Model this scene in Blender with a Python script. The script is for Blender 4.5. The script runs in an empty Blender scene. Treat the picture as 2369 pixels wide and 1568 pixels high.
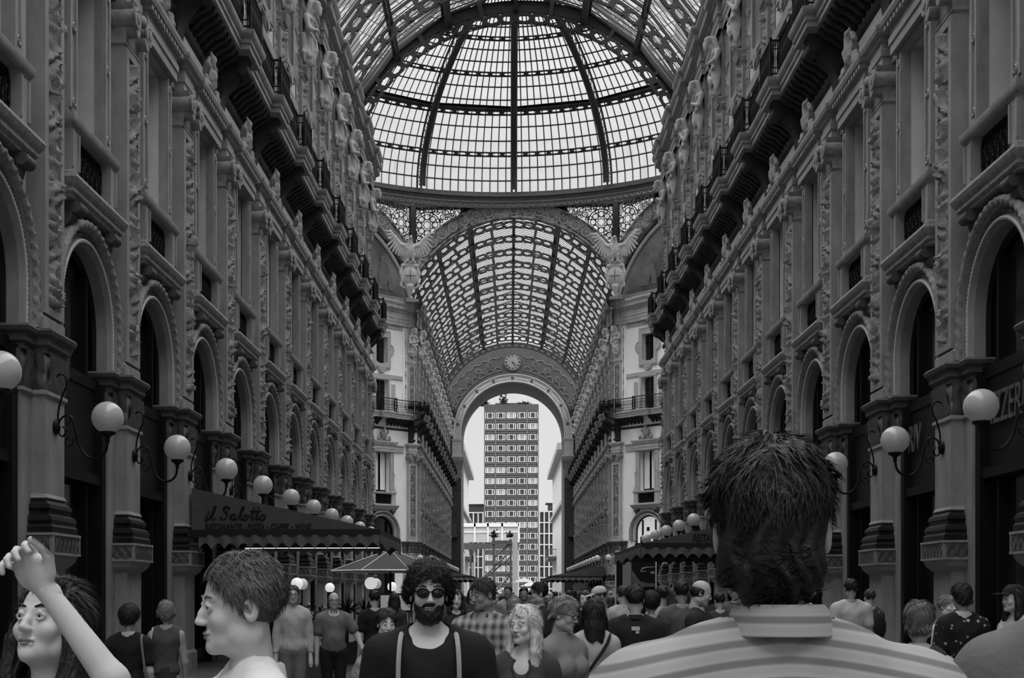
import bpy, math, random
import numpy as np
from mathutils import Vector, Matrix

random.seed(7); np.random.seed(7)
PI = math.pi
C = bpy.context.scene.collection
SC = bpy.context.scene

# ------------------------------------------------------------------ camera
# the street axis is +Y; the photographer stands a little left of the axis and looks level,
# the lens is shifted up (architectural framing), so every upright stays upright
TH = math.radians(3.5); CAMX = -0.30; CAMZ = 1.65; FPX = 3000.0; PPX = 996.5; HOR = 1371.0
cam_data = bpy.data.cameras.new('camera'); cam = bpy.data.objects.new('camera', cam_data); C.objects.link(cam)
cam.location = (CAMX, 0, CAMZ); cam.rotation_euler = (PI/2, 0, TH)
cam_data.sensor_width = 36.0; cam_data.lens = FPX/2369*36
cam_data.shift_x = (1184.5-PPX)/2369; cam_data.shift_y = (HOR-784)/2369
cam_data.clip_start = 0.1; cam_data.clip_end = 2000
SC.camera = cam
def at(px, d):
    """floor point seen at photo column px, d metres in front of the lens"""
    lat = (px-PPX)*d/FPX
    return (CAMX+lat*math.cos(TH)-d*math.sin(TH), lat*math.sin(TH)+d*math.cos(TH))
def zat(py, d): return CAMZ+(HOR-py)*d/FPX

# ------------------------------------------------------------------ world, exposure
SKY = 0.80
world = bpy.data.worlds.new('world'); SC.world = world; world.use_nodes = True
nt = world.node_tree; nt.nodes.clear()
wo = nt.nodes.new('ShaderNodeOutputWorld'); wb = nt.nodes.new('ShaderNodeBackground')
tc = nt.nodes.new('ShaderNodeTexCoord'); nz = nt.nodes.new('ShaderNodeTexNoise'); cr = nt.nodes.new('ShaderNodeValToRGB')
nz.inputs['Scale'].default_value = 1.6; nz.inputs['Detail'].default_value = 5
cr.color_ramp.elements[0].position = .3; cr.color_ramp.elements[0].color = (.80,.80,.80,1)
cr.color_ramp.elements[1].position = .7; cr.color_ramp.elements[1].color = (1,1,1,1)
nt.links.new(tc.outputs['Generated'], nz.inputs['Vector']); nt.links.new(nz.outputs['Fac'], cr.inputs['Fac'])
nt.links.new(cr.outputs['Color'], wb.inputs['Color']); wb.inputs['Strength'].default_value = SKY
nt.links.new(wb.outputs['Background'], wo.inputs['Surface'])
sun = bpy.data.lights.new('sun', 'SUN'); sun.energy = 13.0; sun.angle = math.radians(110)
so = bpy.data.objects.new('sun', sun); C.objects.link(so); so.rotation_euler = (math.radians(-6), math.radians(3), 0); so.location = (0, 80, 90)
SC.view_settings.view_transform = 'Standard'; SC.view_settings.look = 'None'
SC.view_settings.exposure = 0.0; SC.view_settings.gamma = 1.0; SC.view_settings.use_curve_mapping = False
SC.cycles.max_bounces = 7; SC.cycles.diffuse_bounces = 2; SC.cycles.glossy_bounces = 2
SC.cycles.transmission_bounces = 4; SC.cycles.transparent_max_bounces = 12
SC.cycles.sample_clamp_indirect = 4.0

# ------------------------------------------------------------------ materials (the photograph is black and white)
MATS = {}
def gray(name, v, rough=.7, var=.12, scale=3.0, bump=0.0, bscale=30.0, emit=0.0, spec=.4, streak=0.0, metal=0.0):
    m = bpy.data.materials.new(name); m.use_nodes = True; n = m.node_tree; b = n.nodes['Principled BSDF']
    b.inputs['Roughness'].default_value = rough; b.inputs['Specular IOR Level'].default_value = spec
    b.inputs['Metallic'].default_value = metal
    b.inputs['Base Color'].default_value = (v, v, v, 1)
    if emit:
        b.inputs['Emission Color'].default_value = (1, 1, 1, 1); b.inputs['Emission Strength'].default_value = emit
    if var or bump:
        co = n.nodes.new('ShaderNodeTexCoord')
    if var:
        mp = n.nodes.new('ShaderNodeMapping'); mp.inputs['Scale'].default_value = (1, 1, 1-.8*streak)
        t = n.nodes.new('ShaderNodeTexNoise'); t.inputs['Scale'].default_value = scale; t.inputs['Detail'].default_value = 6; t.inputs['Roughness'].default_value = .65
        r = n.nodes.new('ShaderNodeValToRGB'); r.color_ramp.elements[0].position = .32; r.color_ramp.elements[1].position = .68
        a, c = v*(1-var), min(1, v*(1+var))
        r.color_ramp.elements[0].color = (a, a, a, 1); r.color_ramp.elements[1].color = (c, c, c, 1)
        n.links.new(co.outputs['Object'], mp.inputs['Vector']); n.links.new(mp.outputs['Vector'], t.inputs['Vector'])
        n.links.new(t.outputs['Fac'], r.inputs['Fac']); n.links.new(r.outputs['Color'], b.inputs['Base Color'])
    if bump:
        t2 = n.nodes.new('ShaderNodeTexNoise'); t2.inputs['Scale'].default_value = bscale; t2.inputs['Detail'].default_value = 4
        bp = n.nodes.new('ShaderNodeBump'); bp.inputs['Strength'].default_value = bump; bp.inputs['Distance'].default_value = .02
        n.links.new(co.outputs['Object'], t2.inputs['Vector']); n.links.new(t2.outputs['Fac'], bp.inputs['Height'])
        n.links.new(bp.outputs['Normal'], b.inputs['Normal'])
    MATS[name] = m; return m
stone = gray('grey_stone', .27, .75, .22, 2.2, .25, 25, streak=.6)
stone_d = gray('weathered_stone', .085, .7, .3, 4, .4, 30)
stone_c = gray('carved_stone', .27, .75, .3, 9, .7, 45)
plaster = gray('pale_plaster', .55, .85, .12, 1.2, .1, 20, streak=.5); plaster_o = gray('dome_lit_plaster', .93, .85, .04, 1.2, .1, 20, streak=.5); stone_o = gray('dome_lit_stone', .44, .75, .15, 2.2, .2, 25, streak=.5)  # last two are paler copies with the dome's brightening put into the colour
marble = gray('dark_marble', .014, .4, .5, 7, .1, 20, spec=.2)
shade_m = gray('shaded_stone', .035, .85, .4, 3, .3, 30)  # near-black tone paints the shade under the balconies into the stone
granite = gray('pedestal_stone', .29, .55, .25, 1.6, .15, 40, streak=.7)
statue_m = gray('statue_stone', .46, .7, .15, 5, .25, 30)
iron = gray('black_iron', .008, .5, .2, 8, spec=.18)
ringiron = gray('ring_beam_iron', .12, .55, .2, 3)
roofiron = gray('painted_roof_iron', .045, .55, .2, 3)
bronze = gray('bronze', .03, .4, .2, 8)
glassdark = gray('dark_glass', .006, .12, 0, spec=.6)
shopglass = gray('shop_glass', .012, .10, .4, 1.5, spec=.5)
curtain = gray('white_curtain', .8, .9, .15, 3, streak=.9)
floor_m = gray('floor_stone', .10, .45, .3, 1.0, .05)
core_m = gray('building_mass', .12, .9, .1, 1)
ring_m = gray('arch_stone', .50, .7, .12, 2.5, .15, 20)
lamp_m = gray('opal_glass', .45, .12, 0, emit=.03, spec=.6)
neon_m = gray('neon_tube', .10, .4, 0)
tube_m = gray('fluorescent_tube', .8, .4, 0, emit=1.6)
lit_room = gray('lit_room', .5, .5, 0, emit=.38)
def stucco(name, base, lo, scale):
    m = gray(name, base, .8, 0); n = m.node_tree; b = n.nodes['Principled BSDF']
    co = n.nodes.new('ShaderNodeTexCoord'); v = n.nodes.new('ShaderNodeTexNoise'); v.inputs['Scale'].default_value = scale; v.inputs['Detail'].default_value = 3
    r = n.nodes.new('ShaderNodeValToRGB'); r.color_ramp.elements[0].position = .38; r.color_ramp.elements[1].position = .6
    r.color_ramp.elements[0].color = (lo, lo, lo, 1); r.color_ramp.elements[1].color = (base, base, base, 1)
    n.links.new(co.outputs['Object'], v.inputs['Vector']); n.links.new(v.outputs['Fac'], r.inputs['Fac']); n.links.new(r.outputs['Color'], b.inputs['Base Color'])
    return m
painted = stucco('painted_ornament', .40, .12, 2.2)
mural = stucco('mural_paint', .24, .10, .32)
def roofglass(name, dirt, tint=.97, tcol=.26, lo=.06):
    m = bpy.data.materials.new(name); m.use_nodes = True; n = m.node_tree; n.nodes.clear()
    o = n.nodes.new('ShaderNodeOutputMaterial'); mx = n.nodes.new('ShaderNodeMixShader'); tr = n.nodes.new('ShaderNodeBsdfTransparent')
    tl = n.nodes.new('ShaderNodeBsdfTranslucent'); tl.inputs['Color'].default_value = (tcol, tcol, tcol, 1)
    tr.inputs['Color'].default_value = (tint, tint, tint, 1)
    co = n.nodes.new('ShaderNodeTexCoord'); mp = n.nodes.new('ShaderNodeMapping'); mp.inputs['Scale'].default_value = (1.6, 1.6, .22)
    t = n.nodes.new('ShaderNodeTexNoise'); t.inputs['Scale'].default_value = 1.0; t.inputs['Detail'].default_value = 5
    r = n.nodes.new('ShaderNodeValToRGB'); r.color_ramp.elements[0].position = .42; r.color_ramp.elements[1].position = .72
    r.color_ramp.elements[0].color = (lo, lo, lo, 1); r.color_ramp.elements[1].color = (dirt, dirt, dirt, 1)
    n.links.new(co.outputs['Object'], mp.inputs['Vector']); n.links.new(mp.outputs['Vector'], t.inputs['Vector'])
    n.links.new(t.outputs['Fac'], r.inputs['Fac']); n.links.new(r.outputs['Color'], mx.inputs['Fac'])
    n.links.new(tr.outputs[0], mx.inputs[1]); n.links.new(tl.outputs[0], mx.inputs[2]); n.links.new(mx.outputs[0], o.inputs['Surface'])
    return m
rglass = roofglass('roof_glass', .6, .98, .20, .08); vglass = roofglass('vault_glass', .5, .88, .26, .34)

# ------------------------------------------------------------------ mesh helpers
class MB:
    def __init__(s): s.v = []; s.f = []
    def add(s, vs, fs):
        b = len(s.v); s.v.extend([tuple(map(float, p)) for p in vs]); s.f.extend([tuple(b+i for i in q) for q in fs]); return s
    def box(s, x0, x1, y0, y1, z0, z1):
        return s.add([(x0,y0,z0),(x1,y0,z0),(x1,y1,z0),(x0,y1,z0),(x0,y0,z1),(x1,y0,z1),(x1,y1,z1),(x0,y1,z1)],
              [(0,3,2,1),(4,5,6,7),(0,1,5,4),(1,2,6,5),(2,3,7,6),(3,0,4,7)])
    def sweep(s, prof, plan, cap=True):
        """prof (o, z) bottom to top swept along plan (x, y); the outside lies right of the way walked"""
        n = len(plan); P = [np.array(p, float) for p in plan]; nor = []
        for i in range(n-1):
            d = P[i+1]-P[i]; d /= np.linalg.norm(d); nor.append(np.array([d[1], -d[0]]))
        m = []
        for i in range(n):
            if i == 0: m.append(nor[0])
            elif i == n-1: m.append(nor[-1])
            else:
                a, b = nor[i-1], nor[i]; k = a+b; m.append(k/max(1e-6, 1+float(a@b)))
        vs = []; fs = []
        for o, z in prof:
            for i in range(n): q = P[i]+m[i]*o; vs.append((q[0], q[1], z))
        for j in range(len(prof)-1):
            for i in range(n-1): a = j*n+i; fs.append((a, a+1, a+n+1, a+n))
        if cap:
            fs.append(tuple(range(n))[::-1]); fs.append(tuple(range((len(prof)-1)*n, len(prof)*n)))
        return s.add(vs, fs)
    def wrap(s, prof, pf, w, p0=-.4, cy=0, cap=True):
        return s.sweep(prof, [(p0, cy-w), (pf, cy-w), (pf, cy+w), (p0, cy+w)], cap)
    def tube(s, path, r, n=6, closed=False, rf=None, cap=True):
        P = np.array(path, float); m = len(P); T = np.zeros_like(P)
        for i in range(m):
            a = P[(i-1) % m] if (i > 0 or closed) else P[i]; b = P[(i+1) % m] if (i < m-1 or closed) else P[i]
            T[i] = (b-a)/max(1e-9, np.linalg.norm(b-a))
        up = np.array([0, 0, 1.]) if abs(T[0][2]) < .9 else np.array([1., 0, 0])
        N = np.cross(T[0], up); N /= np.linalg.norm(N); vs = []; fs = []
        for i in range(m):
            N = N-T[i]*(N@T[i]); N /= max(1e-9, np.linalg.norm(N)); B = np.cross(T[i], N)
            for k in range(n):
                a = 2*PI*k/n; rr = (r[i] if hasattr(r, '__len__') else r)
                if rf: rr *= rf(i, a)
                vs.append(P[i]+(N*math.cos(a)+B*math.sin(a))*rr)
        for i in range(m if closed else m-1):
            for k in range(n):
                a = i*n+k; b = i*n+(k+1) % n; c = ((i+1) % m)*n+(k+1) % n; d = ((i+1) % m)*n+k; fs.append((a, b, c, d))
        if cap and not closed: fs.append(tuple(range(n))[::-1]); fs.append(tuple((m-1)*n+k for k in range(n)))
        return s.add(vs, fs)
    def lathe(s, prof, n=16, c=(0, 0, 0), axis='z'):
        vs = []; fs = []
        for r, z in prof:
            for k in range(n):
                a = 2*PI*k/n; x, y = r*math.cos(a), r*math.sin(a)
                vs.append({'z': (c[0]+x, c[1]+y, c[2]+z), 'x': (c[0]+z, c[1]+x, c[2]+y), 'y': (c[0]+x, c[1]+z, c[2]+y)}[axis])
        for j in range(len(prof)-1):
            for k in range(n): a = j*n+k; b = j*n+(k+1) % n; fs.append((a, b, b+n, a+n))
        shut = prof[0] == prof[-1]
        if prof[0][0] > 1e-4 and not shut: fs.append(tuple(range(n))[::-1])
        if prof[-1][0] > 1e-4 and not shut: fs.append(tuple((len(prof)-1)*n+k for k in range(n)))
        return s.add(vs, fs)
    def sphere(s, c, r, n=12, m=8):
        rr = r if hasattr(r, '__len__') else (r, r, r); vs = []; fs = []
        for j in range(m+1):
            t = PI*j/m
            for k in range(n): a = 2*PI*k/n; vs.append((c[0]+rr[0]*math.sin(t)*math.cos(a), c[1]+rr[1]*math.sin(t)*math.sin(a), c[2]-rr[2]*math.cos(t)))
        for j in range(m):
            for k in range(n): a = j*n+k; b = j*n+(k+1) % n; fs.append((a, b, b+n, a+n))
        return s.add(vs, fs)
    def grid(s, G, flip=False):
        G = np.array(G, float); a, b = G.shape[:2]; fs = []
        for i in range(a-1):
            for j in range(b-1):
                q = (i*b+j, i*b+j+1, (i+1)*b+j+1, (i+1)*b+j); fs.append(q[::-1] if flip else q)
        return s.add(G.reshape(-1, 3), fs)
    def prism(s, pts, axis, a0, a1):
        """closed 2-D outline extruded along an axis; axis x: pts are (y, z); y: (x, z); z: (x, y)"""
        n = len(pts); f = {'x': lambda p, a: (a, p[0], p[1]), 'y': lambda p, a: (p[0], a, p[1]), 'z': lambda p, a: (p[0], p[1], a)}[axis]
        vs = [f(p, a0) for p in pts]+[f(p, a1) for p in pts]
        fs = [tuple(range(n))[::-1], tuple(range(n, 2*n))]+[(i, (i+1) % n, n+(i+1) % n, n+i) for i in range(n)]
        return s.add(vs, fs)
    def holed(s, mp, ns, hole, th, nt_=1):
        """plate of ns cells, each with a shaped hole; mp(u, v, w) places the plate (v across, w through)"""
        k = len(hole); outer = []
        for h in hole:
            x, y = h[0]-.5, h[1]-.5; q = max(abs(x), abs(y))*2+1e-9; outer.append((.5+x/q, .5+y/q))
        for w0 in (0, 1):
            for c in range(ns):
                vs = [mp((c+o[0])/ns, o[1], w0*th) for o in outer]+[mp((c+h[0])/ns, h[1], w0*th) for h in hole]
                fs = [(i, (i+1) % k, k+(i+1) % k, k+i) for i in range(k)]
                s.add(vs, fs if w0 else [q[::-1] for q in fs])
        for c in range(ns):
            vs = [mp((c+h[0])/ns, h[1], 0) for h in hole]+[mp((c+h[0])/ns, h[1], th) for h in hole]
            s.add(vs, [(i, (i+1) % k, k+(i+1) % k, k+i) for i in range(k)])
        m = ns*2+1
        for v in (0, 1):
            vs = [mp(i/(m-1), v, 0) for i in range(m)]+[mp(i/(m-1), v, th) for i in range(m)]
            s.add(vs, [(i, i+1, m+i+1, m+i) for i in range(m-1)])
        return s
    def mesh(s, name, mat, smooth=False, weld=True):
        v = np.array(s.v, float).reshape(-1, 3); fs = s.f
        if weld and len(v):
            _, idx, inv = np.unique(np.round(v, 4), axis=0, return_index=True, return_inverse=True)
            inv = inv.reshape(-1); v = v[idx]; out = []; seen = set()
            for q in fs:
                r = []
                for i in q:
                    j = int(inv[i])
                    if not r or r[-1] != j: r.append(j)
                if len(r) > 1 and r[0] == r[-1]: r.pop()
                if len(set(r)) == len(r) and len(r) > 2:
                    out.append(r)
            fs = out
        me = bpy.data.meshes.new(name); me.from_pydata([tuple(p) for p in v], [], fs)
        me.materials.append(mat)
        if smooth:
            me.shade_smooth()
            try: me.set_sharp_from_angle(angle=math.radians(smooth if smooth > 1 else 40))
            except Exception: pass
        return me
def obj(name, me, parent=None, loc=(0, 0, 0), rz=0, kind=None, scale=None):
    o = bpy.data.objects.new(name, me); C.objects.link(o); o.location = loc; o.rotation_euler = (0, 0, rz)
    if parent: o.parent = parent
    if kind: o['kind'] = kind
    if scale: o.scale = scale
    return o
def tag(o, label, cat, group=None, kind=None):
    o['label'] = label; o['category'] = cat
    if group: o['group'] = group
    if kind: o['kind'] = kind
    return o
def empty(name, loc=(0, 0, 0), rz=0, parent=None): return obj(name, None, parent, loc, rz)
def crom(pts, n=6):
    P = [np.array(p, float) for p in pts]; P = [2*P[0]-P[1]]+P+[2*P[-1]-P[-2]]; out = []
    for i in range(1, len(P)-2):
        for k in range(n):
            t = k/n; a, b, c, d = P[i-1], P[i], P[i+1], P[i+2]
            out.append(.5*((2*b)+(c-a)*t+(2*a-5*b+4*c-d)*t*t+(3*b-a-3*c+d)*t**3))
    out.append(P[-2]); return out
def setmat(o, m):
    o.material_slots[0].link = 'OBJECT'; o.material_slots[0].material = m

# ------------------------------------------------------------------ signed-distance bodies
class SDF:
    def __init__(s, lo, hi, h):
        s.h = h; s.lo = np.array(lo, float); n = np.ceil((np.array(hi)-s.lo)/h).astype(int)+1
        s.ax = [s.lo[i]+h*np.arange(n[i]) for i in range(3)]; s.F = np.full(n, 9.0, np.float32)
    def _reg(s, lo, hi):
        sl = []
        for i in range(3):
            a = max(0, int((lo[i]-s.lo[i])/s.h)); b = min(s.F.shape[i], int((hi[i]-s.lo[i])/s.h)+2)
            if b <= a: return None
            sl.append(slice(a, b))
        X = s.ax[0][sl[0]][:, None, None]; Y = s.ax[1][sl[1]][None, :, None]; Z = s.ax[2][sl[2]][None, None, :]
        return tuple(sl), X, Y, Z
    def _mix(s, sl, d, k, sub):
        f = s.F[sl]
        if sub:
            d = -d; h = np.clip(.5-.5*(f-d)/k, 0, 1); s.F[sl] = f*(1-h)+d*h+k*h*(1-h)
        else:
            h = np.clip(.5+.5*(f-d)/k, 0, 1); s.F[sl] = f*(1-h)+d*h-k*h*(1-h)
    def cap(s, a, b, ra, rb=None, k=.02, sub=False, sq=(1, 1, 1)):
        rb = ra if rb is None else rb; a = np.array(a, float); b = np.array(b, float); m = (max(ra, rb)*max(1, 1/min(sq)))+k+3*s.h
        g = s._reg(np.minimum(a, b)-m, np.maximum(a, b)+m)
        if not g: return s
        sl, X, Y, Z = g; d = b-a; L = d@d+1e-12
        t = np.clip(((X-a[0])*d[0]+(Y-a[1])*d[1]+(Z-a[2])*d[2])/L, 0, 1)
        D = np.sqrt(((X-a[0]-t*d[0])*sq[0])**2+((Y-a[1]-t*d[1])*sq[1])**2+((Z-a[2]-t*d[2])*sq[2])**2)-(ra+(rb-ra)*t)
        s._mix(sl, D, k, sub); return s
    def chain(s, pts, rs, k=.02, sub=False, sq=(1, 1, 1)):
        for i in range(len(pts)-1): s.cap(pts[i], pts[i+1], rs[i], rs[i+1], k, sub, sq)
        return s
    def ell(s, c, r, k=.02, sub=False, R=None):
        c = np.array(c, float); r = np.array(r, float); m = r.max()+k+3*s.h; g = s._reg(c-m, c+m)
        if not g: return s
        sl, X, Y, Z = g; X = X-c[0]; Y = Y-c[1]; Z = Z-c[2]
        if R is not None:
            R = np.array(R); X, Y, Z = (X*R[0][0]+Y*R[1][0]+Z*R[2][0], X*R[0][1]+Y*R[1][1]+Z*R[2][1], X*R[0][2]+Y*R[1][2]+Z*R[2][2])
        k0 = np.sqrt((X/r[0])**2+(Y/r[1])**2+(Z/r[2])**2); k1 = np.sqrt((X/r[0]**2)**2+(Y/r[1]**2)**2+(Z/r[2]**2)**2)
        s._mix(sl, k0*(k0-1)/(k1+1e-9), k, sub); return s
    def full(s): return s.ax[0][:, None, None], s.ax[1][None, :, None], s.ax[2][None, None, :]
    def cut(s, fn, k=.004):
        X, Y, Z = s.full(); d = fn(X, Y, Z); s.F = np.maximum(s.F, d).astype(np.float32); return s
    def bump(s, fn):
        X, Y, Z = s.full(); s.F = (s.F+fn(X, Y, Z)).astype(np.float32); return s
    def surf(s):
        """naive surface nets"""
        F = s.F; I = F < 0; nx, ny, nz = [k-1 for k in F.shape]
        cnt = np.zeros((nx, ny, nz), np.int8); pos = np.zeros((nx, ny, nz, 3), np.float32); ne = np.zeros((nx, ny, nz), np.float32)
        for dx in (0, 1):
            for dy in (0, 1):
                for dz in (0, 1): cnt += I[dx:dx+nx, dy:dy+ny, dz:dz+nz]
        act = (cnt > 0) & (cnt < 8); ids = np.full((nx, ny, nz), -1, int); w = np.argwhere(act); ids[act] = np.arange(len(w))
        if len(w) == 0: return np.zeros((0, 3)), []
        P = np.zeros((len(w), 3)); N = np.zeros(len(w)); i, j, k = w.T
        for axn in range(3):
            for o1 in (0, 1):
                for o2 in (0, 1):
                    A = [0, 0, 0]; oth = [q for q in range(3) if q != axn]; A[oth[0]] = o1; A[oth[1]] = o2; B = list(A); B[axn] = 1
                    fa = F[i+A[0], j+A[1], k+A[2]]; fb = F[i+B[0], j+B[1], k+B[2]]; cr = (fa < 0) != (fb < 0)
                    t = np.where(cr, fa/(fa-fb+1e-12), 0); q = np.array(A)[None, :]+np.zeros((len(w), 1)); q[:, axn] = t
                    P += q*cr[:, None]; N += cr
        V = s.lo+s.h*(w+P/N[:, None]); faces = []
        for axn in range(3):
            sl0 = [slice(1, -1)]*3; sl0[axn] = slice(0, F.shape[axn]-1); sl1 = list(sl0); sl1[axn] = slice(1, F.shape[axn])
            a = I[tuple(sl0)]; b = I[tuple(sl1)]; e = np.argwhere(a != b)
            if len(e) == 0: continue
            ins = a[tuple(e.T)]
            e = e+np.array([0 if q == axn else 1 for q in range(3)])
            oth = [q for q in range(3) if q != axn]
            def g(o1, o2):
                c = e.copy(); c[:, oth[0]] += o1; c[:, oth[1]] += o2; return ids[tuple(c.T)]
            q = np.stack([g(-1, -1), g(0, -1), g(0, 0), g(-1, 0)], 1)
            flip = ins if axn != 1 else ~ins
            q[~flip] = q[~flip][:, ::-1]; faces.append(q)
        Q = np.concatenate(faces); Q = Q[(Q >= 0).all(1)]
        return V, Q
def raw_mesh(name, parts, mat, smooth=True):
    """parts: list of (V, Q) numpy quads joined into one mesh"""
    vs = []; qs = []; b = 0
    for V, Q in parts:
        if len(V) == 0: continue
        vs.append(V); qs.append(np.asarray(Q)+b); b += len(V)
    V = np.concatenate(vs); Q = np.concatenate(qs); me = bpy.data.meshes.new(name)
    me.vertices.add(len(V)); me.vertices.foreach_set('co', V.astype(np.float32).ravel())
    me.loops.add(len(Q)*4); me.loops.foreach_set('vertex_index', Q.astype(np.int32).ravel())
    me.polygons.add(len(Q)); me.polygons.foreach_set('loop_start', np.arange(0, len(Q)*4, 4, dtype=np.int32))
    me.polygons.foreach_set('loop_total', np.full(len(Q), 4, np.int32)); me.update(calc_edges=True)
    me.materials.append(mat)
    if smooth: me.shade_smooth()
    return me
# ================================================================== the street front: one bay, built once and repeated
BAY = 4.163; HB = BAY/2; HALF = 7.265; Y_END = 65.72; YO = 100.5; Y_FAR = 155.0
ARCH_Z = 6.24
def relief(w, z0, z1, p, amp, seed, nz=None, ny=11):
    rs = np.random.RandomState(seed); nz = nz or int((z1-z0)*16)+2
    zz = np.linspace(z0, z1, nz); yy = np.linspace(-w, w, ny); Z, Y = np.meshgrid(zz, yy, indexing='ij'); a = np.abs(Y)/w
    ph = rs.rand(6)*6; env = .35+.5*np.abs(np.sin(2.6*Z+ph[0]))*(.6+.4*np.sin(7.3*Z+ph[1]))
    h = np.clip((env-a)*4, 0, 1)*(.55+.45*np.sin(9*a+6*np.sin(6.1*Z+ph[2])+ph[3]))
    h += .28*np.sin(31*Z+5*a+ph[5])*np.sin(17*a+3)*(a < env)+.5*np.clip(1-a*6, 0, 1)+.35*(np.abs(np.sin(1.9*Z+ph[4])) > .96)*(a < .7)
    edge = np.minimum(1, np.minimum(Z-z0, z1-Z)*20)
    G = np.stack([p+amp*h*edge, Y, Z], -1)
    return MB().grid(G)
M = {}
# --- pilaster on a pedestal
b = MB(); b.wrap([(0, 0), (0, .35), (-.05, .42), (-.05, 2.02), (.0, 2.06), (.06, 2.12), (.10, 2.22)], .06, .50); M['pedestal'] = b.mesh('pedestal', granite)
b = MB(); b.wrap([(.0, 2.22), (0, 2.55)], .17, .60)
b.wrap([(0, 2.22), (.025, 2.22), (.025, 2.255), (0, 2.255)], .17, .60, cap=False); b.wrap([(0, 2.51), (.025, 2.51), (.025, 2.55), (0, 2.55)], .17, .60, cap=False)
for y in (-.60, .57):
    b.box(.17, .195, y, y+.03, 2.25, 2.52)
b.box(-.39, .17, -.612, -.60, 2.25, 2.28); M['pframe'] = b.mesh('pedestal_frieze', stone)
b = MB(); w = .56
rs = np.random.RandomState(3); yy = np.linspace(-w, w, 61); zz = np.linspace(2.265, 2.5, 12); Z, Y = np.meshgrid(zz, yy, indexing='ij')
h = .012+.014*np.sin(2*PI*Y/.18)*np.cos(2*PI*(Z-2.26)/.24)+.008*np.sin(2*PI*Y/.09+8*(Z-2.3)/.24)
b.grid(np.stack([.17+h, Y, Z], -1)); yy = np.linspace(-.35, .14, 31); Z, Y = np.meshgrid(zz, yy, indexing='ij')
h = .012+.014*np.sin(2*PI*Y/.16)*np.cos(2*PI*(Z-2.26)/.24); b.grid(np.stack([Y, -.60-h, Z], -1), True); b.grid(np.stack([Y, .60+h, Z], -1)); M['prelief'] = b.mesh('carved_band', stone_d, 40)
b = MB(); b.wrap([(.16, 2.55), (.16, 2.64), (.13, 2.68), (.15, 2.74), (.13, 2.80), (.07, 2.84), (.07, 2.88), (.10, 2.92), (.08, 2.98), (.03, 3.02), (.0, 3.06)], .0, .415); M['base'] = b.mesh('base', marble, 30)
b = MB(); b.wrap([(0, 3.02), (0, 3.06), (.03, 3.08), (0, 3.14), (0, 4.60), (.04, 4.63), (.04, 4.68), (0, 4.70), (0, 5.3)], .0, .415)
M['shaft'] = b.mesh('shaft', granite)
b = MB(); b.wrap([(0, 0), (0, .30), (-.02, .34), (-.02, 4.62), (.03, 4.64), (.03, 4.69), (-.02, 4.70), (-.02, 5.26)], -.2, .83, -.72); M['backpier'] = b.mesh('backing_pier', granite)
b = MB()
def leafcap(b, pf, w, z0, z1, seed, p0):
    rs = np.random.RandomState(seed)
    for (ax, sgn) in (('f', 1), ('s', -1), ('s', 1)):
        L = w if ax == 'f' else (pf-p0)/2; n = max(6, int(L*26)); yy = np.linspace(-L, L, n); zz = np.linspace(z0, z1, 9); Z, Y = np.meshgrid(zz, yy, indexing='ij')
        t = (Z-z0)/(z1-z0); h = .02+.06*t**2+.03*np.cos(2*PI*Y/.2)*np.sin(PI*t)+.02*np.sin(9*t+20*Y)*np.sin(PI*t); h *= (t > .01)
        if ax == 'f': b.grid(np.stack([pf+h, Y, Z], -1))
        else: b.grid(np.stack([(pf+p0)/2+Y, sgn*(w+h), Z], -1), sgn < 0)
leafcap(b, 0, .415, 4.70, 5.24, 1, -.2); leafcap(b, -.2, .83, 4.70, 5.24, 2, -.35); M['capital'] = b.mesh('capital', stone_d, 40)
imp = [(0, 5.22), (.03, 5.25), (.03, 5.32), (.08, 5.36), (.08, 5.45), (.14, 5.50), (.16, 5.56), (.13, 5.60), (-.02, 5.62)]
b = MB(); b.sweep(imp, [(-.72, -.83), (-.2, -.83), (-.2, -.415), (0, -.415), (0, .415), (-.2, .415), (-.2, .83), (-.72, .83)]); M['impost'] = b.mesh('impost', stone_d, 25)
# --- upper pilaster with carved panel
b = MB(); b.wrap([(.05, 5.60), (.05, 5.80), (.02, 5.84), (0, 5.86), (0, 11.62), (.04, 11.66), (.04, 11.72), (0, 11.74), (0, 12.3)], -.06, .415, -.32)
for y0, y1 in ((-.415, -.27), (.27, .415)): b.box(-.06, .0, y0, y1, 5.86, 11.60)
b.box(-.06, 0, -.27, .27, 5.86, 5.98); b.box(-.06, 0, -.27, .27, 11.46, 11.60)
M['upil'] = b.mesh('upper_pilaster', stone)
for i in range(3): M['relief%d' % i] = relief(.24, 6.0, 11.45, -.06, .13, 11+i, 190, 15).mesh('carved_panel', stone_c, 50)
b = MB(); b.wrap([(.0, 11.74), (.02, 12.0), (.03, 12.05), (.03, 12.1)], -.02, .41, -.3)
for s in (-1, 1):
    b.lathe([(.0, -.30), (.10, -.30), (.17, -.27), (.17, .14), (.20, .16), (.20, .2), (.13, .21), (.11, .17), (.09, .22), (0, .24)], 14, (0, s*.38, 12.12), 'x')
    b.lathe([(.0, -.3), (.12, -.28), (.13, .2), (.0, .22)], 10, (-.02, s*.30, 11.93), 'x')
b.wrap([(.02, 12.22), (.08, 12.3), (.10, 12.38)], .04, .40, -.3); b.sphere((.16, 0, 12.22), (.09, .12, .12), 10, 6); M['ionic'] = b.mesh('scroll_capital', stone_c, 40)
ent = [(0, 12.38), (0, 12.56), (.03, 12.58), (.03, 12.72), (.0, 12.74), (0, 12.86), (.06, 12.9), (.06, 12.95), (.14, 13.0), (.17, 13.08), (.17, 13.15)]
b = MB(); b.wrap(ent, .0, .44, -.32); M['entblock'] = b.mesh('entablature_block', stone)
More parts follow.
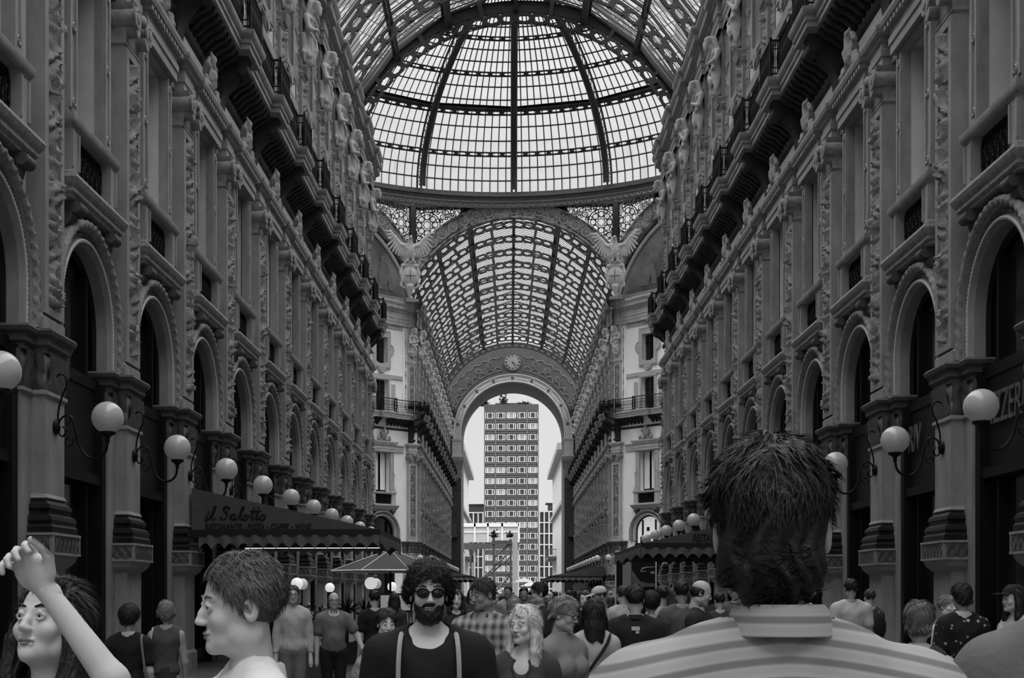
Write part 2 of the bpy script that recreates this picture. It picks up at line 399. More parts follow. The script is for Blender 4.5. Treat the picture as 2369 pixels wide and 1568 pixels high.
# --- bracket carrying the balcony
def scroll_bracket(b, p0, p1, z0, z1, y, w):
    pts = []
    for i in range(13):
        t = i/12; pts.append((p0+(p1-p0)*(t**1.8)+.04*math.sin(t*PI*3), z0+(z1-z0)*t))
    pts = pts+[(p0, z1)]; b.prism([(p, z) for p, z in pts], 'y', y-w, y+w)
b = MB(); scroll_bracket(b, -.3, .52, 13.25, 14.95, 0, .26); b.lathe([(0, -.3), (.14, -.3), (.14, .3), (0, .3)], 12, (.36, 0, 14.62), 'y'); b.lathe([(0, -.29), (.10, -.29), (.10, .29), (0, .29)], 10, (-.16, 0, 13.42), 'y'); M['bracket'] = b.mesh('balcony_bracket', shade_m, 40)
# --- third storey pilaster
b = MB(); b.wrap([(.06, 15.35), (.06, 15.9), (.03, 15.95), (.0, 16.0), (0, 19.3), (.05, 19.36), (.08, 19.5), (.02, 19.56), (.02, 22.2)], -.16, .32, -.36); M['herm'] = b.mesh('third_storey_pilaster', stone)
M['hrelief'] = relief(.2, 16.1, 19.25, -.16, .12, 5, 90, 11).mesh('carved_panel', stone_c, 50)
b = MB()
for s in (-1, 1): b.grid(np.array(relief(.09, 15.6, 21.9, -.33, .07, 8+s, 110, 5).v).reshape(110, 5, 3)+np.array([0, s*.52, 0]))
M['hband'] = b.mesh('beaded_strip', stone_c, 50)
# --- top cornice of one bay (jogs out over the pilaster)
cor = [(-.0, 22.15), (0, 22.4), (.03, 22.42), (.03, 22.62), (.08, 22.68), (.04, 22.74), (.04, 23.12), (.1, 23.2), (.12, 23.3), (.32, 23.38), (.34, 23.6), (.40, 23.66), (.46, 23.78), (.46, 23.9)]
b = MB(); b.sweep(cor, [(-.15, -HB), (-.15, -.5), (.0, -.5), (0, .5), (-.15, .5), (-.15, HB)], False)
G = [(-.15+.46, -HB), (-.15+.46, -.5-.46+.0), (.46, -.96), (.46, .96), (-.15+.46, .96), (.31, HB), (-1.1, HB), (-1.1, -HB)]
b.add([(p[0], p[1], 23.9) for p in G], [tuple(range(8))]); M['cornice'] = b.mesh('cornice', stone, 25)
b = MB(); y = -HB+.07
while y < HB-.1:
    p = .04 if abs(y+.06) < .5 else -.11
    b.box(p-.05, p+.09, y, y+.11, 23.14, 23.27); y += .2082
M['dentil'] = b.mesh('dentils', stone)
# --- wall panel of a bay: arch below, window above, two openings in the third storey
def wallmesh():
    b = MB(); p = -.3; R = 1.3; n = 12
    def q(y0, y1, z0, z1, p=p): b.add([(p, y0, z0), (p, y1, z0), (p, y1, z1), (p, y0, z1)], [(0, 1, 2, 3)])
    for s in (-1, 1):
        A = []; B = []
        for i in range(n+1):
            t = PI/2*i/n; A.append((s*R*math.cos(t), ARCH_Z+R*math.sin(t)))
            B.append((s*HB, ARCH_Z+(8.0-ARCH_Z)*i/(n/2)) if i <= n/2 else (s*HB*(1-(i-n/2)/(n/2)), 8.0))
        for i in range(n):
            b.add([(p,)+A[i], (p,)+B[i], (p,)+B[i+1], (p,)+A[i+1]], [(0, 1, 2, 3) if s > 0 else (3, 2, 1, 0)])
            b.add([(p,)+A[i], (p,)+A[i+1], (-.55,)+A[i+1], (-.55,)+A[i]], [(0, 1, 2, 3)])
        y0, y1 = sorted((s*R, s*HB)); q(y0, y1, 0, ARCH_Z)
        b.add([(p, s*R, 0), (p, s*R, ARCH_Z), (-.55, s*R, ARCH_Z), (-.55, s*R, 0)], [(0, 1, 2, 3)])
    def holes(pp, z0, z1, hs, dp):
        z = z0
        for (w, a, c) in hs:
            q(-HB, HB, z, a, pp); q(-HB, -w, a, c, pp); q(w, HB, a, c, pp); z = c
            for y in (-w, w): b.add([(pp, y, a), (pp, y, c), (dp, y, c), (dp, y, a)], [(0, 1, 2, 3)])
            for zz in (a, c): b.add([(pp, -w, zz), (pp, w, zz), (dp, w, zz), (dp, -w, zz)], [(0, 1, 2, 3)])
        q(-HB, HB, z, z1, pp)
    holes(-.3, 8.0, 15.0, [(.72, 9.33, 12.35)], -.8); holes(-.35, 15.3, 22.25, [(.6, 15.4, 17.9), (.55, 19.1, 21.3)], -.75)
    return b
M['wall'] = wallmesh().mesh('wall_panel', plaster)
# --- arch surround
def archpath(R, z0, n=32):
    P = [(R, z0)]+[(R*math.cos(PI*i/n), ARCH_Z+R*math.sin(PI*i/n)) for i in range(n+1)]+[(-R, z0)]; return P
def ringmesh(prof, n=32, z0=5.6):
    G = []
    for R, p in prof: G.append([(p, y, z) for y, z in archpath(R, z0, n)])
    return MB().grid(G)
b = ringmesh([(1.24, -.58), (1.24, -.24), (1.29, -.17), (1.36, -.17), (1.37, -.21), (1.50, -.21), (1.52, -.14), (1.67, -.14), (1.67, -.31)]); M['ring'] = b.mesh('arch_surround', stone, 30)
def densearch(R, p, step, z0=5.62):
    pts = []; L = ARCH_Z-z0
    tot = 2*L+PI*R; k = int(tot/step)
    for i in range(k+1):
        s = tot*i/k
        if s < L: pts.append((p, R, z0+s))
        elif s < L+PI*R: t = (s-L)/R; pts.append((p, R*math.cos(t), ARCH_Z+R*math.sin(t)))
        else: pts.append((p, -R, ARCH_Z-(s-L-PI*R)))
    return pts
pp = densearch(1.60, -.13, .03); b = MB(); b.tube(pp, .075, 8, rf=lambda i, a: 1+.16*math.cos(2*a+i*.9)); M['rope'] = b.mesh('rope_moulding', stone_c, 60)
pp = densearch(1.325, -.165, .035); b = MB(); b.tube(pp, .03, 5, rf=lambda i, a: .75+.5*(i % 2)); M['bead'] = b.mesh('bead_moulding', ring_m, 60)
pp = densearch(1.435, -.205, .04); b = MB(); b.tube(pp, .04, 6, rf=lambda i, a: .8+.35*math.sin(i*1.1)*math.cos(3*a)); M['leafband'] = b.mesh('leaf_moulding', stone_d, 60)
# --- shop window in the arch
b = MB(); pts = archpath(1.24, 0, 20); b.add([(-.80, y, z) for y, z in pts], [tuple(range(len(pts)))]); M['shopglass'] = b.mesh('pane', shopglass)
b = MB()
for y in (-.62, .62): b.box(-.8, -.66, y-.045, y+.045, 0, 7.3-abs(y)*.25)
b.box(-.8, -.62, -1.24, 1.24, 5.22, 5.42); b.box(-.8, -.55, -1.24, 1.24, 3.55, 3.72)
for s in (-1, 1): b.box(-.8, -.52, s*1.24 if s < 0 else 1.02, -1.02 if s < 0 else 1.24, 0, 5.3)
b.box(-.8, -.6, -1.24, 1.24, 0, .35); b.tube([(-.74, y, z) for y, z in archpath(1.2, 5.3, 20)], .06, 4); M['shopframe'] = b.mesh('shop_window', iron)
b = MB(); b.box(-.79, -.64, -1.02, 1.02, 3.72, 5.22); M['fascia'] = b.mesh('fascia_board', iron)
# --- balcony front over the arch
b = MB(); b.wrap([(0, 7.98), (0, 8.02), (.05, 8.06), (.05, 8.12), (.10, 8.18), (.13, 8.26), (.11, 8.32)], -.02, 1.28, -.31); M['sill'] = b.mesh('console_slab', stone_c, 30)
b = MB()
for y in (-.92, .92):
    pts = [(-.3, 7.5)]+[(-.3+.31*math.sin(t*PI/2)+.04*math.sin(t*PI*2), 7.5+.5*t) for t in np.linspace(0.1, 1, 9)]+[(-.3, 8.0)]
    b.prism(pts, 'y', y-.15, y+.15); b.lathe([(0, -.17), (.1, -.17), (.1, .17), (0, .17)], 10, (-.02, y, 7.88), 'y')
M['corbel'] = b.mesh('corbels', stone_d, 40)
b = MB()
for y in (-.98, .98):
    b.wrap([(.03, 8.32), (.03, 8.42), (0, 8.45), (0, 9.12), (.03, 9.16)], -.06, .17, -.3, y); b.box(-.06, -.03, y-.17, y-.12, 8.5, 9.1); b.box(-.06, -.03, y+.12, y+.17, 8.5, 9.1)
b.wrap([(0, 9.16), (.04, 9.19), (.07, 9.25), (.07, 9.33)], -.06, 1.18, -.31); b.box(-.3, -.1, -.8, .8, 8.32, 8.42); M['parapet'] = b.mesh('window_parapet', stone, 30)
b = MB(); b.box(-.24, -.22, -.82, .82, 8.40, 9.18)
for i in range(7):
    y = -.7+i*.2333
    b.tube([(-.2, y+.085*math.cos(a), 8.8+.3*math.sin(a)) for a in np.linspace(0, 2*PI, 13)[:-1]], .014, 4, True); b.tube([(-.2, y+.05*math.cos(a), 8.8+.12*math.sin(a)) for a in np.linspace(0, 2*PI, 9)[:-1]], .014, 4, True)
M['grille'] = b.mesh('iron_grille', iron)
# --- window surround
b = MB()
for s in (-1, 1):
    y0, y1 = sorted((s*.72, s*1.08)); b.box(-.32, -.14, y0, y1, 9.33, 12.38); y0, y1 = sorted((s*.74, s*.80)); b.box(-.14, -.10, y0, y1, 9.35, 12.36)
    y0, y1 = sorted((s*.98, s*1.06)); b.box(-.14, -.11, y0, y1, 9.5, 12.3)
    for z in (9.62, 10.85, 12.12): b.lathe([(.0, 0), (.085, 0), (.085, .03), (.06, .05), (.03, .03), (0, .06)], 10, (-.14, s*.89, z), 'x')
    b.box(-.3, -.09, *sorted((s*.78, s*1.0)), 9.33, 9.5)
    pts = [(s*1.08, 9.36), (s*1.30, 9.36), (s*1.32, 9.5), (s*1.22, 9.62), (s*1.16, 9.9), (s*1.17, 10.3), (s*1.20, 10.5), (s*1.14, 10.62), (s*1.08, 10.6)]
    b.prism([(y, z) for y, z in pts], 'x', -.31, -.2); b.sphere((-.2, s*1.15, 10.68), (.07, .07, .1), 8, 6)
b.box(-.32, -.12, -.72, .72, 12.30, 12.4); M['wframe'] = b.mesh('window_surround', stone, 30)
b = MB(); b.add([(-.78, -.72, 9.33), (-.78, .72, 9.33), (-.78, .72, 12.36), (-.78, -.72, 12.36)], [(0, 1, 2, 3)]); M['pane'] = b.mesh('pane', glassdark)
b = MB(); b.box(-.78, -.72, -.04, .04, 9.33, 12.36); b.box(-.78, -.73, -.72, .72, 11.5, 11.58)
for s in (-1, 1): b.box(-.78, -.72, *sorted((s*.66, s*.72)), 9.33, 12.36)
M['casement'] = b.mesh('casement', iron)
G = [[(-.62+.02*math.sin(j*1.3), y, z) for j, y in enumerate(np.linspace(-.6, -.1, 14))] for z in (9.5, 12.3)]
M['curtain'] = MB().grid(G).grid([[(-.62+.02*math.sin(j*1.3), y, z) for j, y in enumerate(np.linspace(.1, .6, 14))] for z in (9.5, 12.3)]).mesh('curtain', curtain, 60)
b = MB(); b.wrap(ent, -.02, 1.14, -.31); M['hood'] = b.mesh('window_hood', stone)
b = MB()
for i in range(12): y = -1.12+i*.204-.05; b.box(.02, .10, y, y+.1, 12.88, 12.97)
M['hdentil'] = b.mesh('dentils', stone)
b = MB(); b.box(-.31, -.2, -HB, HB, 12.42, 12.8); b.wrap([(0, 12.8), (.06, 12.86), (.08, 12.95)], -.2, HB-.001, -.31); M['band'] = b.mesh('string_course', stone)
s_ = SDF((-.4, -.75, 12.95), (.35, .75, 14.35), .03)
s_.ell((-.05, 0, 13.6), (.14, .26, .36), .05); s_.ell((.06, 0, 13.62), (.08, .16, .24), .03)
for s in (-1, 1):
    s_.chain([(-.05, s*.2, 13.25), (-.05, s*.45, 13.2), (-.02, s*.6, 13.35), (0, s*.5, 13.5), (.02, s*.42, 13.38)], [.1, .1, .08, .07, .05], .03)
    s_.chain([(-.05, s*.25, 13.7), (0, s*.38, 13.85), (.02, s*.3, 14.0)], [.09, .07, .05], .03); s_.ell((.02, s*.5, 13.3), (.1, .1, .1), .03)
s_.chain([(0, 0, 13.9), (.03, 0, 14.1), (.0, 0, 14.25)], [.12, .09, .03], .04)
s_.bump(lambda X, Y, Z: .018*np.sin(23*Y)*np.sin(19*Z+8*Y)); V, Q = s_.surf(); M['cartouche'] = raw_mesh('cartouche', [(V, Q)], stone_c)
# --- balcony slab, modillions, railing
slabplan = [(.38, -HB), (.38, -.66), (.62, -.66), (.62, .66), (.38, .66), (.38, HB)]
sp = [(0, 14.92), (0, 15.04), (.04, 15.07), (.04, 15.16), (.10, 15.22), (.13, 15.30), (.13, 15.36)]
b = MB(); b.sweep(sp, slabplan, False)
b.add([(-.4, -HB, 14.92), (.38, -HB, 14.92), (.38, -.66, 14.92), (.62, -.66, 14.92), (.62, .66, 14.92), (.38, .66, 14.92), (.38, HB, 14.92), (-.4, HB, 14.92)], [tuple(range(8))])
b.add([(-.4, -HB, 15.36), (.51, -HB, 15.36), (.51, -.79, 15.36), (.75, -.79, 15.36), (.75, .79, 15.36), (.51, .79, 15.36), (.51, HB, 15.36), (-.4, HB, 15.36)], [tuple(range(8))])
M['slab'] = b.mesh('balcony_slab', stone, 25)
b = MB(); y = -HB+.1
while y < HB-.15:
    if abs(y+.08) > .36: b.prism([(-.32, 14.4), (-.18, 14.45), (.0, 14.62), (.22, 14.72), (.3, 14.80), (.3, 14.92), (-.32, 14.92)], 'y', y, y+.16)
    y += .347
b.wrap([(0, 14.1), (.05, 14.16), (.08, 14.26)], -.28, HB-.001, -.31); M['modillion'] = b.mesh('modillions', shade_m)
rp = [(.40, -HB), (.40, -.70), (.64, -.70), (.64, .70), (.40, .70), (.40, HB)]
b = MB()
for z, r in ((15.46, .025), (15.62, .018), (16.12, .018), (16.34, .035)):
    b.tube([(x, y, z) for x, y in rp], r, 4)
for (x0, y0), (x1, y1) in zip(rp[:-1], rp[1:]):
    L = math.hypot(x1-x0, y1-y0); n = max(2, int(round(L/.115)))
    for i in range(n):
        t = (i+.5)/n; x, y = x0+(x1-x0)*t, y0+(y1-y0)*t
        b.tube([(x, y, 15.36), (x, y, 15.62), (x, y, 15.87), (x, y, 16.12), (x, y, 16.34)], [.012, .014, .034, .014, .012], 4)
for x, y in rp[1:-1]: b.box(x-.03, x+.03, y-.03, y+.03, 15.36, 16.42)
M['rail'] = b.mesh('balcony_railing', iron)
# --- third storey windows
def shape_frame(b, z_mid, p):
    pts = []
    w, z0, z1 = .85, 18.72, 21.62
    pts += [(-w, z0)]
    pts += [(.38*math.cos(a), z0+.38*math.sin(a)) for a in np.linspace(PI, 2*PI, 9)]
    pts += [(w, z0)]+[(w+.36*math.cos(a), 20.2+.42*math.sin(a)) for a in np.linspace(-PI/2, PI/2, 9)]
    pts += [(w, z1)]+[(-w, z1)]+[(-w-.36*math.cos(a), 20.2+.42*math.sin(a)) for a in np.linspace(PI/2, -PI/2, 9)]
    return pts
pts = shape_frame(None, 0, 0); n = len(pts); inner = []
for y, z in pts:
    q = max(abs(y)/.55, abs(z-20.2)/1.1); inner.append((y/q, 20.2+(z-20.2)/q))
b = MB(); b.add([(-.25, y, z) for y, z in pts]+[(-.25, y, z) for y, z in inner]+[(-.36, y, z) for y, z in pts]+[(-.8, y, z) for y, z in inner],
    [(i, (i+1) % n, n+(i+1) % n, n+i) for i in range(n)]+[(i, (i+1) % n, 2*n+(i+1) % n, 2*n+i) for i in range(n)]+[(n+i, n+(i+1) % n, 3*n+(i+1) % n, 3*n+i) for i in range(n)])
for r in ((.93, .03),): b.tube([(-.25, y*r[0], 20.2+(z-20.2)*r[0]) for y, z in pts], .035, 4, True)
b.lathe([(0, 0), (.2, 0), (.2, .05), (.12, .03), (0, .08)], 12, (-.25, 0, 18.62), 'x')
M['uframe'] = b.mesh('upper_window_surround', stone, 30)
b = MB(); b.add([(-.74, -.6, 15.4), (-.74, .6, 15.4), (-.74, .6, 17.9), (-.74, -.6, 17.9)], [(0, 1, 2, 3)])
b.add([(-.74, -.55, 19.1), (-.74, .55, 19.1), (-.74, .55, 21.3), (-.74, -.55, 21.3)], [(0, 1, 2, 3)]); M['upane'] = b.mesh('panes', glassdark)
b = MB()
for w, z0, z1 in ((.6, 15.4, 17.9), (.55, 19.1, 21.3)):
    b.box(-.74, -.69, -.03, .03, z0, z1); b.box(-.74, -.69, -w, w, z0+(z1-z0)*.62, z0+(z1-z0)*.62+.05)
M['ucase'] = b.mesh('casements', iron)
b = MB(); b.box(-.36, -.26, -HB, HB, 18.02, 18.30)
for s in (-1, 1):
    y0, y1 = sorted((s*.6, s*.78)); b.box(-.36, -.24, y0, y1, 15.4, 17.95); y0, y1 = sorted((s*.98, s*1.38)); b.box(-.355, -.33, y0, y1, 15.7, 17.6)
b.box(-.36, -.22, -.85, .85, 17.9, 18.02); b.box(-.36, -.28, -HB, HB, 21.85, 22.15); M['uband'] = b.mesh('third_storey_frame', stone)

def pilaster_stack(par, s, v=0, detail=True, herm=True):
    a = obj('pilaster', M['shaft'], par, (0, s, 0)); obj('pedestal', M['pedestal'], a)
    f = obj('pedestal_frieze', M['pframe'], a)
    if detail: obj('carved_band', M['prelief'], a)
    obj('base', M['base'], a); obj('backing_pier', M['backpier'], a); obj('capital', M['capital'], a); obj('impost', M['impost'], a)
    u = obj('upper_pilaster', M['upil'], par, (0, s, 0)); obj('carved_panel', M['relief%d' % (v % 3)], u); obj('scroll_capital', M['ionic'], u); obj('entablature_block', M['entblock'], u)
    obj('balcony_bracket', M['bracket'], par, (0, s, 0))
    if herm:
        h = obj('third_storey_pilaster', M['herm'], par, (0, s, 0)); obj('carved_panel', M['hrelief'], h)
        if detail: obj('beaded_strip', M['hband'], h, kind='stuff')
def slab_bay(par, s, sc=None):
    c = obj('balcony_slab', M['slab'], par, (0, s, 0), scale=sc); obj('modillions', M['modillion'], c, kind='stuff')
    obj('balcony_railing', M['rail'], c, kind='stuff')
    k = obj('cornice', M['cornice'], par, (0, s, 0), scale=sc); obj('dentils', M['dentil'], k, kind='stuff')
def bay(par, s, i=0, detail=True, fascia=True):
    obj('wall_panel', M['wall'], par, (0, s, 0))
    r = obj('arch_surround', M['ring'], par, (0, s, 0)); obj('rope_moulding', M['rope'], r)
    if detail: obj('bead_moulding', M['bead'], r); obj('leaf_moulding', M['leafband'], r)
    w = obj('shop_window', M['shopframe'], par, (.26, s, 0)); obj('pane', M['shopglass'], w)
    if fascia: obj('fascia_board', M['fascia'], w)
    q = obj('window_parapet', M['parapet'], par, (0, s, 0)); obj('iron_grille', M['grille'], q, kind='stuff'); obj('console_slab', M['sill'], q); obj('corbels', M['corbel'], q, kind='stuff')
    f = obj('window_surround', M['wframe'], par, (0, s, 0)); obj('pane', M['pane'], f); obj('casement', M['casement'], f)
    if i % 3 == 1: obj('curtain', M['curtain'], f)
    g = obj('window_hood', M['hood'], par, (0, s, 0)); obj('cartouche', M['cartouche'], g)
    if detail: obj('dentils', M['hdentil'], g, kind='stuff')
    obj('string_course', M['band'], par, (0, s, 0))
    t = obj('upper_window_surround', M['uframe'], par, (0, s, 0)); obj('panes', M['upane'], t, kind='stuff'); obj('casements', M['ucase'], t, kind='stuff'); obj('third_storey_frame', M['uband'], t, kind='stuff')
def struct(name, loc, rz, label, cat='wall'):
    return tag(empty(name, loc, rz), label, cat, kind='structure')
def plainwall(par, s0, s1, z1=24.0):
    o = obj('wall_panel', MB().box(-.6, -.2, s0, s1, 0, z1).mesh('plain_wall', stone), par)
PIL = {'l': 19.5, 'r': 19.05}
def arm(side, name, y0, y1, first, label, k0, k1):
    """front of one arm: pilasters at first + k*BAY, k0..k1"""
    sx = -1 if side == 'l' else 1
    w = struct(name, (sx*HALF, 0, 0), 0 if side == 'l' else PI, label); d = 1 if side == 'l' else -1
    for k in range(k0, k1+1):
        y = first+k*BAY; pilaster_stack(w, d*y, k); slab_bay(w, d*y)
        if k < k1: bay(w, d*(y+HB), k)
    obj('building_mass', MB().box(-6, -.9, *sorted((d*y0, d*y1)), 0, 23.9).mesh('building_mass', core_m), w)
    return w
wl = arm('l', 'wall_left', -16, Y_END+.2, PIL['l'], 'long grey arcaded street front on the left of the near gallery', -3, 11)
wr = arm('r', 'wall_right', -16, Y_END+.2, PIL['r'], 'long grey arcaded street front on the right of the near gallery', -3, 11)
FL, FR = YO+.45, YO+.45
wfl = arm('l', 'wall_far_left', YO, Y_FAR+4, FL, 'distant arcaded front on the left beyond the glass dome', 0, 13)
wfr = arm('r', 'wall_far_right', YO, Y_FAR+4, FR, 'distant arcaded front on the right beyond the glass dome', 0, 13)
# the fronts go on, plainer, behind the photographer
for w, d, f in ((wl, 1, PIL['l']), (wr, -1, PIL['r'])):
    y = f-3*BAY-HB; a, c = sorted((d*-16, d*y)); obj('wall_panel', MB().box(-.9, -.2, a, c, 0, 23.9).mesh('plain_wall', plaster), w)
# diagonal fronts of the octagon
DL = 10.135*math.sqrt(2)
def diag(name, cx, cy, rz, label):
    w = struct(name, (cx, cy, 0), rz, label)
    for s in (-6.45, 0, 6.45): pilaster_stack(w, s, int(s)+7)
    for s in (-3.55, 3.55): bay(w, s, 1, fascia=False)
    for s in (-3.55, 3.55): slab_bay(w, s)
    if name == 'wall_octagon_far_right':
        A = archpath(1.18, 5.42, 16)
        for s in (-3.55, 3.55):
            g = obj('lit_fanlight', MB().add([(-.79, y, z) for y, z in A], [tuple(range(len(A)))]).mesh('lit_fanlight', lit_room), w, (.27, s, 0))
            bb = MB(); bb.box(-.785, -.77, -.28, -.02, 6.3, 6.6); bb.box(-.785, -.77, -.25, .25, 5.85, 6.0); bb.box(-.785, -.77, -.9, -.55, 5.42, 5.9); bb.box(-.785, -.77, .3, .8, 5.9, 6.1); obj('room_shapes', bb.mesh('room_shapes', marble), g, kind='stuff')
    slab_bay(w, 0, (1, .70, 1))
    for s in (-6.4, 6.4): slab_bay(w, s, (1, .38, 1))
    for a, c in ((-7.165, -5.63), (-1.47, 1.47), (5.63, 7.165)): obj('wall_panel', MB().box(-.6, -.3, a, c, 0, 23.9).mesh('wall_fill', plaster), w)
    obj('building_mass', MB().box(-5, -.9, -DL/2, DL/2, 0, 23.9).mesh('building_mass', core_m), w)
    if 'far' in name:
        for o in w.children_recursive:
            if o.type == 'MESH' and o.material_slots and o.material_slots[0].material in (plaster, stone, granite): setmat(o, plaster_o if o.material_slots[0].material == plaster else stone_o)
    return w
m = HALF+10.135/2
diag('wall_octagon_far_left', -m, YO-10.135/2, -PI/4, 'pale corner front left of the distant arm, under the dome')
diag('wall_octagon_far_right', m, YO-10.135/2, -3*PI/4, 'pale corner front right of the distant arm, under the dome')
diag('wall_octagon_near_left', -m, Y_END+10.135/2, PI/4, 'corner front left of the dome, hidden side of the near arm')
diag('wall_octagon_near_right', m, Y_END+10.135/2, 3*PI/4, 'corner front right of the dome, hidden side of the near arm')
# cross arms (plain, out of sight) and floor
for sx, nm in ((-1, 'wall_cross_left'), (1, 'wall_cross_right')):
    w = struct(nm, (0, 0, 0), 0, 'plain end of the cross arm on the %s of the octagon' % ('left' if sx < 0 else 'right'))
    yc = (Y_END+YO)/2; b = MB()
    for s in (-1, 1): b.box(*sorted((sx*17.4, sx*40)), *sorted((yc+s*7.3, yc+s*8.5)), 0, 24)
    b.box(*sorted((sx*40, sx*41)), yc-8.5, yc+8.5, 0, 24); obj('wall_panel', b.mesh('cross_walls', stone), w)
fl = obj('floor', MB().add([(-60, -30, 0), (60, -30, 0), (60, 176, 0), (-60, 176, 0)], [(0, 1, 2, 3)]).mesh('floor', floor_m)); tag(fl, 'grey stone floor of the gallery under the crowd', 'floor', kind='structure')
sq = obj('ground', MB().add([(-400, 176, -.02), (400, 176, -.02), (400, 900, -.02), (-400, 900, -.02)], [(0, 1, 2, 3)]).mesh('ground', gray('paving', .12, .8, .15, .5))); tag(sq, 'open paved square beyond the end arch', 'ground', kind='structure')
# ================================================================== glass roofs
VZ = 21.95; VR = 8.44
CART = [(.12, .5), (.22, .36), (.18, .28), (.36, .26), (.5, .20), (.64, .26), (.82, .28), (.78, .36), (.88, .5), (.78, .64), (.82, .72), (.64, .74), (.5, .80), (.36, .74), (.18, .72), (.22, .64)]
OUT = [(0, 10.25), (11, 9.84), (22, 9.72), (31.5, 9.46), (41, 9.46), (50.5, 9.26), (60, 9.34), (68, 9.15), (76, 9.15)]   # glazing outline: degrees from the top, radius
def gp(i, s=1):
    a, r = OUT[i]; a = math.radians(a)*s; return (r*math.sin(a), VZ+r*math.cos(a))
def arcmap(r0, r1, a0, a1):
    def f(u, v, w):
        a = a0+(a1-a0)*u; r = r0+(r1-r0)*v; return (r*math.sin(a), w-.06, VZ+r*math.cos(a))
    return f
b = MB(); b.holed(arcmap(VR, VR+.56, -1.36, 1.36), 30, CART, .12); M['vrib'] = b.mesh('rib', roofiron)
b = MB()
for s in (-1, 1):
    for i in range(8):
        (x0, z0), (x1, z1) = gp(i, s), gp(i+1, s); b.prism([(x0, z0), (x1, z1), (x1*.99, z1-.10), (x0*.99, z0-.10)], 'y', -.05, .05)
    for i in range(0, 9): a, r = OUT[i]; a = math.radians(a)*s; b.prism([((VR+.6)*math.sin(a-.012), VZ+(VR+.5)*math.cos(a-.012)), ((VR+.5)*math.sin(a+.012), VZ+(VR+.5)*math.cos(a+.012)), (r*math.sin(a+.012), VZ+r*math.cos(a+.012)), (r*math.sin(a-.012), VZ+r*math.cos(a-.012))], 'y', -.06, .06)
M['vrafter'] = b.mesh('rafter', roofiron)
def purl(i, s, w, d):
    a, r = OUT[i]; a = math.radians(a)*s; r0 = VR+.55-d; e, u = np.array([math.sin(a), math.cos(a)]), np.array([math.cos(a), -math.sin(a)])
    b = MB()
    for rr in (r0, r-.12):
        p = [e*rr-u*w, e*rr+u*w, e*(rr+.10)+u*w, e*(rr+.10)-u*w]; b.prism([(q[0], VZ+q[1]) for q in p], 'y', 0, BAY)
    n = 7
    for k in range(n):
        y0, y1 = BAY*k/n, BAY*(k+1)/n
        if k % 2: y0, y1 = y1, y0
        q0, q1 = e*r0, e*(r-.1); b.tube([(q0[0], y0, VZ+q0[1]), (q1[0], y1, VZ+q1[1])], .045, 4)
    return b
for i in (0, 2, 4, 6, 8): M['purl%d' % i] = purl(i, 1, .16 if i == 2 else .08, .0).mesh('purlin', roofiron)
for i in (2, 4, 6, 8): M['purl-%d' % i] = purl(i, -1, .16 if i == 2 else .08, .0).mesh('purlin', roofiron)
b = MB()
for k in range(8):
    y = BAY*(k+.5)/8
    for s in (-1, 1):
        for i in range(8):
            (x0, z0), (x1, z1) = gp(i, s), gp(i+1, s); b.prism([(x0, z0+.015), (x1, z1+.015), (x1, z1-.03), (x0, z0-.03)], 'y', y-.032, y+.032)
M['hoops'] = b.mesh('glazing_bars', roofiron)
for i in range(8):
    for s in (-1, 1):
        (x0, z0), (x1, z1) = gp(i, s), gp(i+1, s); M['vpane%d_%d' % (i, s)] = MB().add([(x0, 0, z0), (x1, 0, z1), (x1, BAY, z1), (x0, BAY, z0)], [(0, 1, 2, 3)]).mesh('glass_pane', vglass)
b = MB()
for s in (-1, 1):
    b.box(*sorted((s*8.2, s*9.2)), 0, BAY, 23.2, 24.15); b.box(*sorted((s*8.9, s*9.3)), 0, BAY, 24.1, 24.6)
M['gutter'] = b.mesh('gutter_wall', stone_d)
def vault(name, y0, n, label, detail=None):
    c = tag(empty(name, (0, 0, 0)), label, 'glass roof', kind='structure')
    for k in range(n+1):
        y = y0+k*BAY; r = obj('rib', M['vrib'], c, (0, y, 0)); obj('rafter', M['vrafter'], r, kind='stuff')
        if k == n: break
        for i in (0, 2, 4, 6, 8):
            obj('purlin', M['purl%d' % i], c, (0, y, 0))
            if i: obj('purlin', M['purl-%d' % i], c, (0, y, 0))
        obj('glazing_bars', M['hoops'], c, (0, y, 0), kind='stuff'); obj('gutter_wall', M['gutter'], c, (0, y, 0))
        for i in range(8):
            for s in (-1, 1): obj('glass_pane', M['vpane%d_%d' % (i, s)], c, (0, y, 0))
    return c
vault('ceiling', Y_END-.05-18*BAY, 18, 'near arched roof of iron ribs and glass over the gallery')
vault('ceiling', 102.45, 12, 'distant arched roof of iron ribs and striped glass beyond the dome')

# ------------------------------------------------------------------ dome
DY = (Y_END+YO)/2; DZ = 33.15; DR = 19.3; DH = 10.1
def dp(az, ph, dr=0):
    c = math.cos(ph); return ((DR*c+dr*c)*math.sin(az), (DR*c+dr*c)*math.cos(az), DZ+(DH+dr)*math.sin(ph))
dome = tag(empty('ceiling', (0, DY, 0)), 'great round glass dome on iron ribs over the octagon', 'glass dome', kind='structure')
PH = [0, 16, 31.5, 45, 57, 68, 78]
PHR = [math.radians(p) for p in PH]
b = MB(); G = []
path = np.linspace(0, math.radians(80), 30)
for side in (-.17, .17):
    for dr in (-.85, -.02): b.tube([tuple(np.array(dp(0, t, dr))+np.array([side, 0, 0])) for t in path], .085, 4)
for i in range(29):
    p, q = dp(0, path[i], -.85), dp(0, path[i+1], -.02)
    for s in (-.17, .17): b.tube([(p[0]+s, p[1], p[2]), (q[0]+s, q[1], q[2])], .035, 3); b.tube([(p[0]+s, q[1], q[2]), (p[0]+s, dp(0, path[i+1], -.85)[1], dp(0, path[i+1], -.85)[2])], .03, 3)
